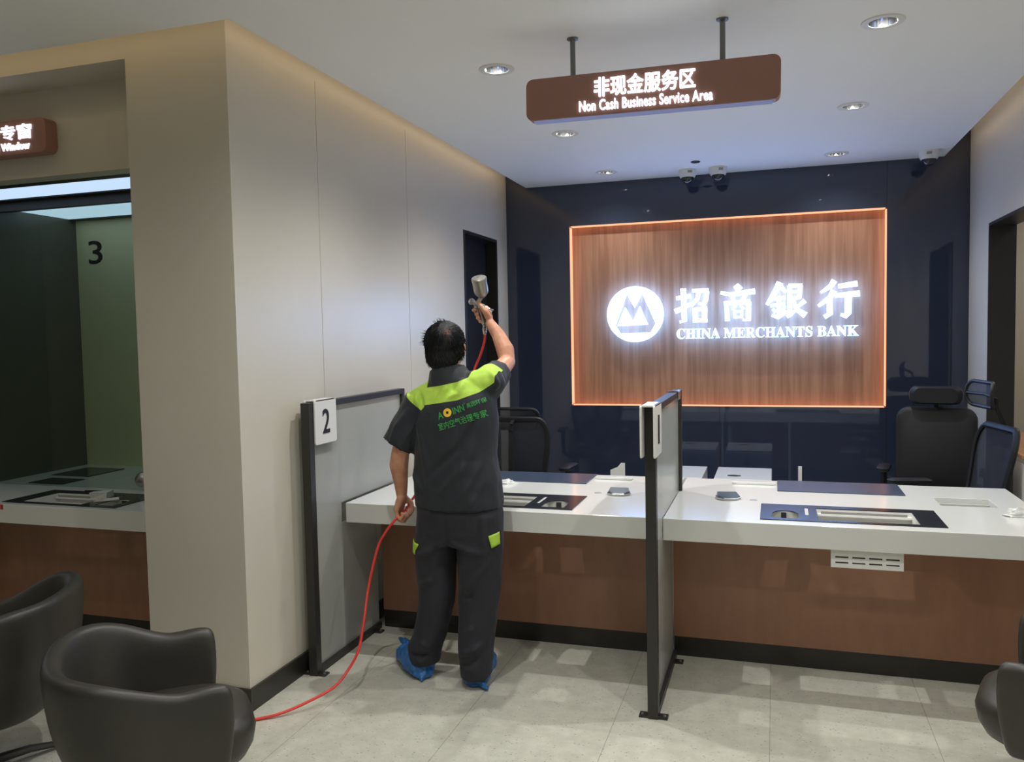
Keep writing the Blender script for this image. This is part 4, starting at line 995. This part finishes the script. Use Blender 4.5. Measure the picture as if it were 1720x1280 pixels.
shirt = voxel(s_, 'work_shirt', .0065, 4, shirt_mat(), person, disp=lambda co, no: 2.5*ff(co, no)+wob(co, 9, .008, (1.2, 1.2, .7))+wob(co, 24, .003, (1.3, 1, .6)))
# printing on the back
bpy.context.view_layer.update()
sb = BVHTree.FromObject(shirt, bpy.context.evaluated_depsgraph_get())
def print_on(me, name, m, x0, z0, ang, parent):
    """lay a flat mesh (x right, y up) on the back of the shirt"""
    bm = bmesh.new(); bm.from_mesh(me)
    bmesh.ops.triangulate(bm, faces=bm.faces)
    bmesh.ops.subdivide_edges(bm, edges=[e_ for e_ in bm.edges if e_.calc_length() > .012], cuts=1)
    ca, sa = math.cos(ang), math.sin(ang)
    for v in bm.verts:
        x_ = x0+v.co.x*ca-v.co.y*sa; z_ = z0+v.co.x*sa+v.co.y*ca
        hit = sb.ray_cast(Vector((x_, 3.0, z_)), Vector((0, 1, 0)))
        v.co = Vector((x_, (hit[0].y if hit[0] else 3.40)-.0016, z_))
    out = bpy.data.meshes.new(name); bm.to_mesh(out); bm.free(); out.materials.append(m)
    o = bpy.data.objects.new(name, out); COL.objects.link(o); o.parent = parent; return o
a1 = math.radians(19)
t = text_mesh('A', .1, 0, .001); fit_mesh(t, 0, .026, 0, .032); print_on(t, 'lettering', M['green_print'], -1.432, 1.246, a1, shirt)
t = text_mesh('INN', .1, 0, .001); fit_mesh(t, .0745, .128, 0, .030); print_on(t, 'lettering', M['green_print'], -1.432, 1.246, a1, shirt)
t = text_mesh('®', .1, 0); fit_mesh(t, .130, .138, .026, .034); print_on(t, 'lettering', M['green_print'], -1.432, 1.246, a1, shirt)
t = text_mesh('奥因环保', .1, 0, .0004); fit_mesh(t, .141, .220, .006, .028); print_on(t, 'lettering', M['green_print'], -1.432, 1.246, a1, shirt)
ring = bpy.data.meshes.new('emblem_ring'); vs = []; fs = []
for k in range(28):
    c_, q = math.cos(2*PI*k/28), math.sin(2*PI*k/28)
    vs += [(.049+.0195*c_, .017+.0195*q, 0), (.049+.0065*c_, .017+.0065*q, 0)]
for k in range(28): a, c_ = 2*k, 2*((k+1) % 28); fs.append((a, c_, c_+1, a+1))
ring.from_pydata(vs, [], fs); print_on(ring, 'emblem_ring', M['yellow_print'], -1.432, 1.246, a1, shirt)
t = text_mesh('室内空气治理专家', .1, 0, .0006); fit_mesh(t, 0, .216, 0, .034); print_on(t, 'lettering', M['green_print'], -1.428, 1.196, math.radians(16.5), shirt)

# trousers
p_ = MB()
p_.rings([ell(-1.40, 3.53, z, rx, ry, 32, p=2.3) for z, rx, ry in ((.66, .185, .12), (.72, .205, .142), (.80, .207, .148), (.90, .198, .140), (.94, .19, .13))])
p_.rings([ell(*r_, 24, p=2.2) for r_ in ((-1.500, 3.53, .80, .105, .125), (-1.518, 3.53, .66, .100, .118), (-1.525, 3.535, .55, .092, .105), (-1.525, 3.535, .45, .088, .096), (-1.530, 3.54, .36, .084, .092), (-1.545, 3.54, .28, .080, .090), (-1.570, 3.54, .20, .079, .092), (-1.590, 3.535, .155, .081, .095), (-1.594, 3.535, .11, .073, .088), (-1.593, 3.535, .072, .068, .086))])
p_.rings([ell(*r_, 24, p=2.2) for r_ in ((-1.298, 3.53, .80, .105, .125), (-1.300, 3.53, .66, .107, .118), (-1.304, 3.53, .55, .104, .106), (-1.305, 3.525, .45, .099, .098), (-1.311, 3.52, .36, .092, .094), (-1.318, 3.515, .28, .087, .092), (-1.326, 3.51, .20, .083, .092), (-1.328, 3.51, .15, .079, .092), (-1.326, 3.505, .09, .075, .09), (-1.322, 3.50, .045, .071, .088))])
PF = [([(-1.60, 3.43, .20), (-1.54, 3.435, .175), (-1.51, 3.46, .165)], .014, .012), ([(-1.63, 3.45, .13), (-1.57, 3.44, .125), (-1.53, 3.46, .13)], .011, -.010), ([(-1.60, 3.44, .10), (-1.56, 3.445, .095)], .010, .006),
      ([(-1.39, 3.43, .16), (-1.32, 3.41, .185), (-1.26, 3.44, .22)], .015, .008), ([(-1.38, 3.42, .11), (-1.32, 3.41, .12), (-1.27, 3.43, .16)], .012, -.007), ([(-1.36, 3.42, .25), (-1.30, 3.42, .30)], .014, .006),
      ([(-1.37, 3.43, .46), (-1.31, 3.42, .50), (-1.25, 3.44, .58)], .018, .009), ([(-1.38, 3.43, .42), (-1.30, 3.42, .44)], .014, -.006), ([(-1.57, 3.44, .47), (-1.50, 3.435, .50)], .015, .006),
      ([(-1.41, 3.40, .85), (-1.41, 3.405, .74), (-1.412, 3.42, .66)], .015, -.012), ([(-1.42, 3.41, .70), (-1.50, 3.41, .64), (-1.57, 3.43, .62)], .016, .007), ([(-1.40, 3.41, .70), (-1.32, 3.41, .65), (-1.24, 3.43, .64)], .016, .007),
      ([(-1.25, 3.42, .80), (-1.24, 3.42, .66), (-1.26, 3.43, .56)], .016, .006), ([(-1.56, 3.42, .34), (-1.52, 3.44, .28)], .013, .006)]
pf = folds(PF)
trousers = voxel(p_, 'work_trousers', .0068, 4, M['pants'], person, disp=lambda co, no: 2.2*pf(co, no)+wob(co, 10, .006, (1.2, 1.2, .6))+wob(co, 26, .0025, (1.3, 1, .6)))
bpy.context.view_layer.update()
pb = BVHTree.FromObject(trousers, bpy.context.evaluated_depsgraph_get())
def flap(corners, name='pocket_flap'):
    m = MB(); n = 6; V = []; F = []
    a, b_, c_, d_ = [Vector(q) for q in corners]
    for i in range(n+1):
        for j in range(n+1):
            q = a.lerp(b_, i/n).lerp(d_.lerp(c_, i/n), j/n); hit = pb.find_nearest(q)
            V.append(hit[0]+hit[1]*.005)
    for i in range(n):
        for j in range(n): k = i*(n+1)+j; F.append((k, k+1, k+n+2, k+n+1))
    m.add(V, F); o = m.build(name, M['lime'], trousers, smooth=True); sd = o.modifiers.new('sol', 'SOLIDIFY'); sd.thickness = .003; sd.offset = 0; return o
flap(((-1.625, 3.49, .672), (-1.555, 3.435, .664), (-1.582, 3.44, .612), (-1.625, 3.48, .617)))
flap(((-1.232, 3.435, .719), (-1.178, 3.49, .728), (-1.178, 3.49, .672), (-1.216, 3.445, .662)))

# blue shoe covers
def shoe(heel, toe, spikes, h0, name):
    hl, tt = Vector(heel), Vector(toe); d_ = (tt-hl).normalized(); sd = Vector((d_.y, -d_.x, 0)); m = MB(); R = []
    L_ = (tt-hl).length
    for t_, wd, hh in ((-.06, .024, .045), (.0, .056, .085), (.12, .068, .122), (.30, .072, .138), (.45, .072, .125), (.65, .072, .100), (.85, .064, .078), (1.0, .044, .060), (1.06, .016, .04)):
        c_ = hl+d_*(L_*t_); ring = []
        for i in range(20):
            a = 2*PI*i/20; u, v = math.cos(a), math.sin(a)
            ring.append(c_+sd*(wd*math.copysign(abs(u)**.7, u))+Vector((0, 0, hh/2+.004+hh/2*h0*math.copysign(abs(v)**.7, v))))
        R.append(ring)
    m.rings(R)
    for q0, q1, r0 in spikes: m.chain([q0, q1], [r0, .005])
    def dsp(co, no):
        f_ = wob(co, 26, .011, (1, 1, 1.3))+wob(co, 60, .004)
        f_[co[:, 2] < .012] *= .15; return f_
    o = voxel(m, name, .005, 2, M['shoeblue'], person, disp=dsp)
    n = len(o.data.vertices); co = np.empty(n*3); o.data.vertices.foreach_get('co', co); co = co.reshape(-1, 3); co[:, 2] = np.maximum(co[:, 2], .0005); o.data.vertices.foreach_set('co', co.ravel()); o.data.update()
shoe((-1.585, 3.495, 0), (-1.785, 3.715, 0), (((-1.59, 3.50, .03), (-1.575, 3.445, .012), .028), ((-1.76, 3.70, .07), (-1.84, 3.765, .075), .022)), 1.0, 'shoe_cover')
shoe((-1.322, 3.47, 0), (-1.365, 3.735, 0), (((-1.30, 3.48, .03), (-1.245, 3.435, .012), .026), ((-1.30, 3.50, .06), (-1.25, 3.50, .085), .022)), 1.0, 'shoe_cover')

# ------------------------------------------------------------------ spray gun and hose
gx, gy = -1.388, 3.876
e = empty('spray_gun', (gx, gy, 1.66), 'silver spray gun with a metal cup on top in the raised hand', 'spray gun')
def G(x, y, z): return (x-gx, y-gy, z-1.66)
MB().lathe([(.006, 0), (.013, .004), (.022, .012), (.032, .024), (.0365, .040), (.0365, .092), (.0385, .094), (.0385, .106), (.035, .110), (.010, .112), (.008, .115), (.004, .115)], (0, 0, 0), 28).build('cup', M['steel'], e, smooth=True, xf=Matrix.Translation(G(-1.392, 3.89, 1.806)) @ Matrix.Rotation(math.radians(26), 4, 'X'))
MB().tube([G(-1.395, 3.883, 1.812), G(-1.404, 3.88, 1.795), G(-1.413, 3.878, 1.780)], [.011, .010, .012], 12).build('cup_neck', M['steel'], e, smooth=True)
MB().tube([G(-1.452, 3.878, 1.792), G(-1.440, 3.878, 1.787), G(-1.4395, 3.878, 1.7868), G(-1.415, 3.878, 1.776), G(-1.375, 3.876, 1.757), G(-1.345, 3.873, 1.742)], [.013, .016, .011, .013, .0115, .009], 14).build('barrel', M['steel'], e, smooth=True)
MB().tube([G(-1.458, 3.878, 1.795), G(-1.447, 3.878, 1.790)], [.010, .018], 14).build('air_cap', M['chrome'], e, smooth=True)
MB().tube([G(-1.350, 3.872, 1.745), G(-1.336, 3.870, 1.738), G(-1.334, 3.870, 1.737)], [.009, .011, .007], 12).build('fluid_knob', M['chrome'], e, smooth=True)
MB().tube([G(-1.402, 3.877, 1.770), G(-1.396, 3.876, 1.73), G(-1.386, 3.876, 1.69), G(-1.380, 3.876, 1.672)], [.012, .0115, .0115, .010], 12, flat=1.3).build('grip', M['steel'], e, smooth=True)
MB().tube([G(-1.428, 3.878, 1.776), G(-1.428, 3.880, 1.75), G(-1.422, 3.880, 1.725)], [.004, .0045, .004], 8, flat=2).build('trigger', M['chrome'], e, smooth=True)
MB().lathe([(.006, .022), (.0095, .020), (.0095, .012), (.007, .010), (.011, .006), (.011, -.010), (.008, -.012), (.0085, -.024), (.006, -.028)], G(-1.378, 3.876, 1.650), 16).build('hose_coupling', M['chrome'], e, smooth=True)

def smooth_path(pts, n=8):
    pts = [Vector(p) for p in pts]; out = []
    for i in range(len(pts)-1):
        p0, p1, p2, p3 = pts[max(i-1, 0)], pts[i], pts[i+1], pts[min(i+2, len(pts)-1)]
        for k in range(n):
            t_ = k/n; out.append(.5*((2*p1)+(p2-p0)*t_+(2*p0-5*p1+4*p2-p3)*t_**2+(3*p1-p0-3*p2+p3)*t_**3))
    return out+[pts[-1]]
hp = [(-1.378, 3.876, 1.628), (-1.381, 3.876, 1.59), (-1.402, 3.868, 1.52), (-1.435, 3.855, 1.43), (-1.455, 3.83, 1.25), (-1.47, 3.80, 1.08), (-1.53, 3.74, .965), (-1.630, 3.64, .887), (-1.668, 3.594, .835), (-1.689, 3.562, .789), (-1.694, 3.536, .778), (-1.701, 3.503, .767),
      (-1.722, 3.484, .742), (-1.760, 3.475, .69), (-1.795, 3.465, .62), (-1.819, 3.410, .45), (-1.806, 3.329, .31), (-1.806, 3.271, .20), (-1.834, 3.223, .125), (-1.869, 3.149, .07), (-1.956, 3.043, .032), (-2.028, 2.965, .014), (-2.105, 2.905, .0075), (-2.24, 2.80, .0075), (-2.33, 2.66, .0075), (-2.36, 2.50, .0075), (-2.33, 2.36, .0075)]
tag(MB().tube(smooth_path(hp, 8), .0062, 10).build('air_hose', M['hose'], smooth=True), 'thin red air hose running from the spray gun through the left hand to the floor', 'hose')
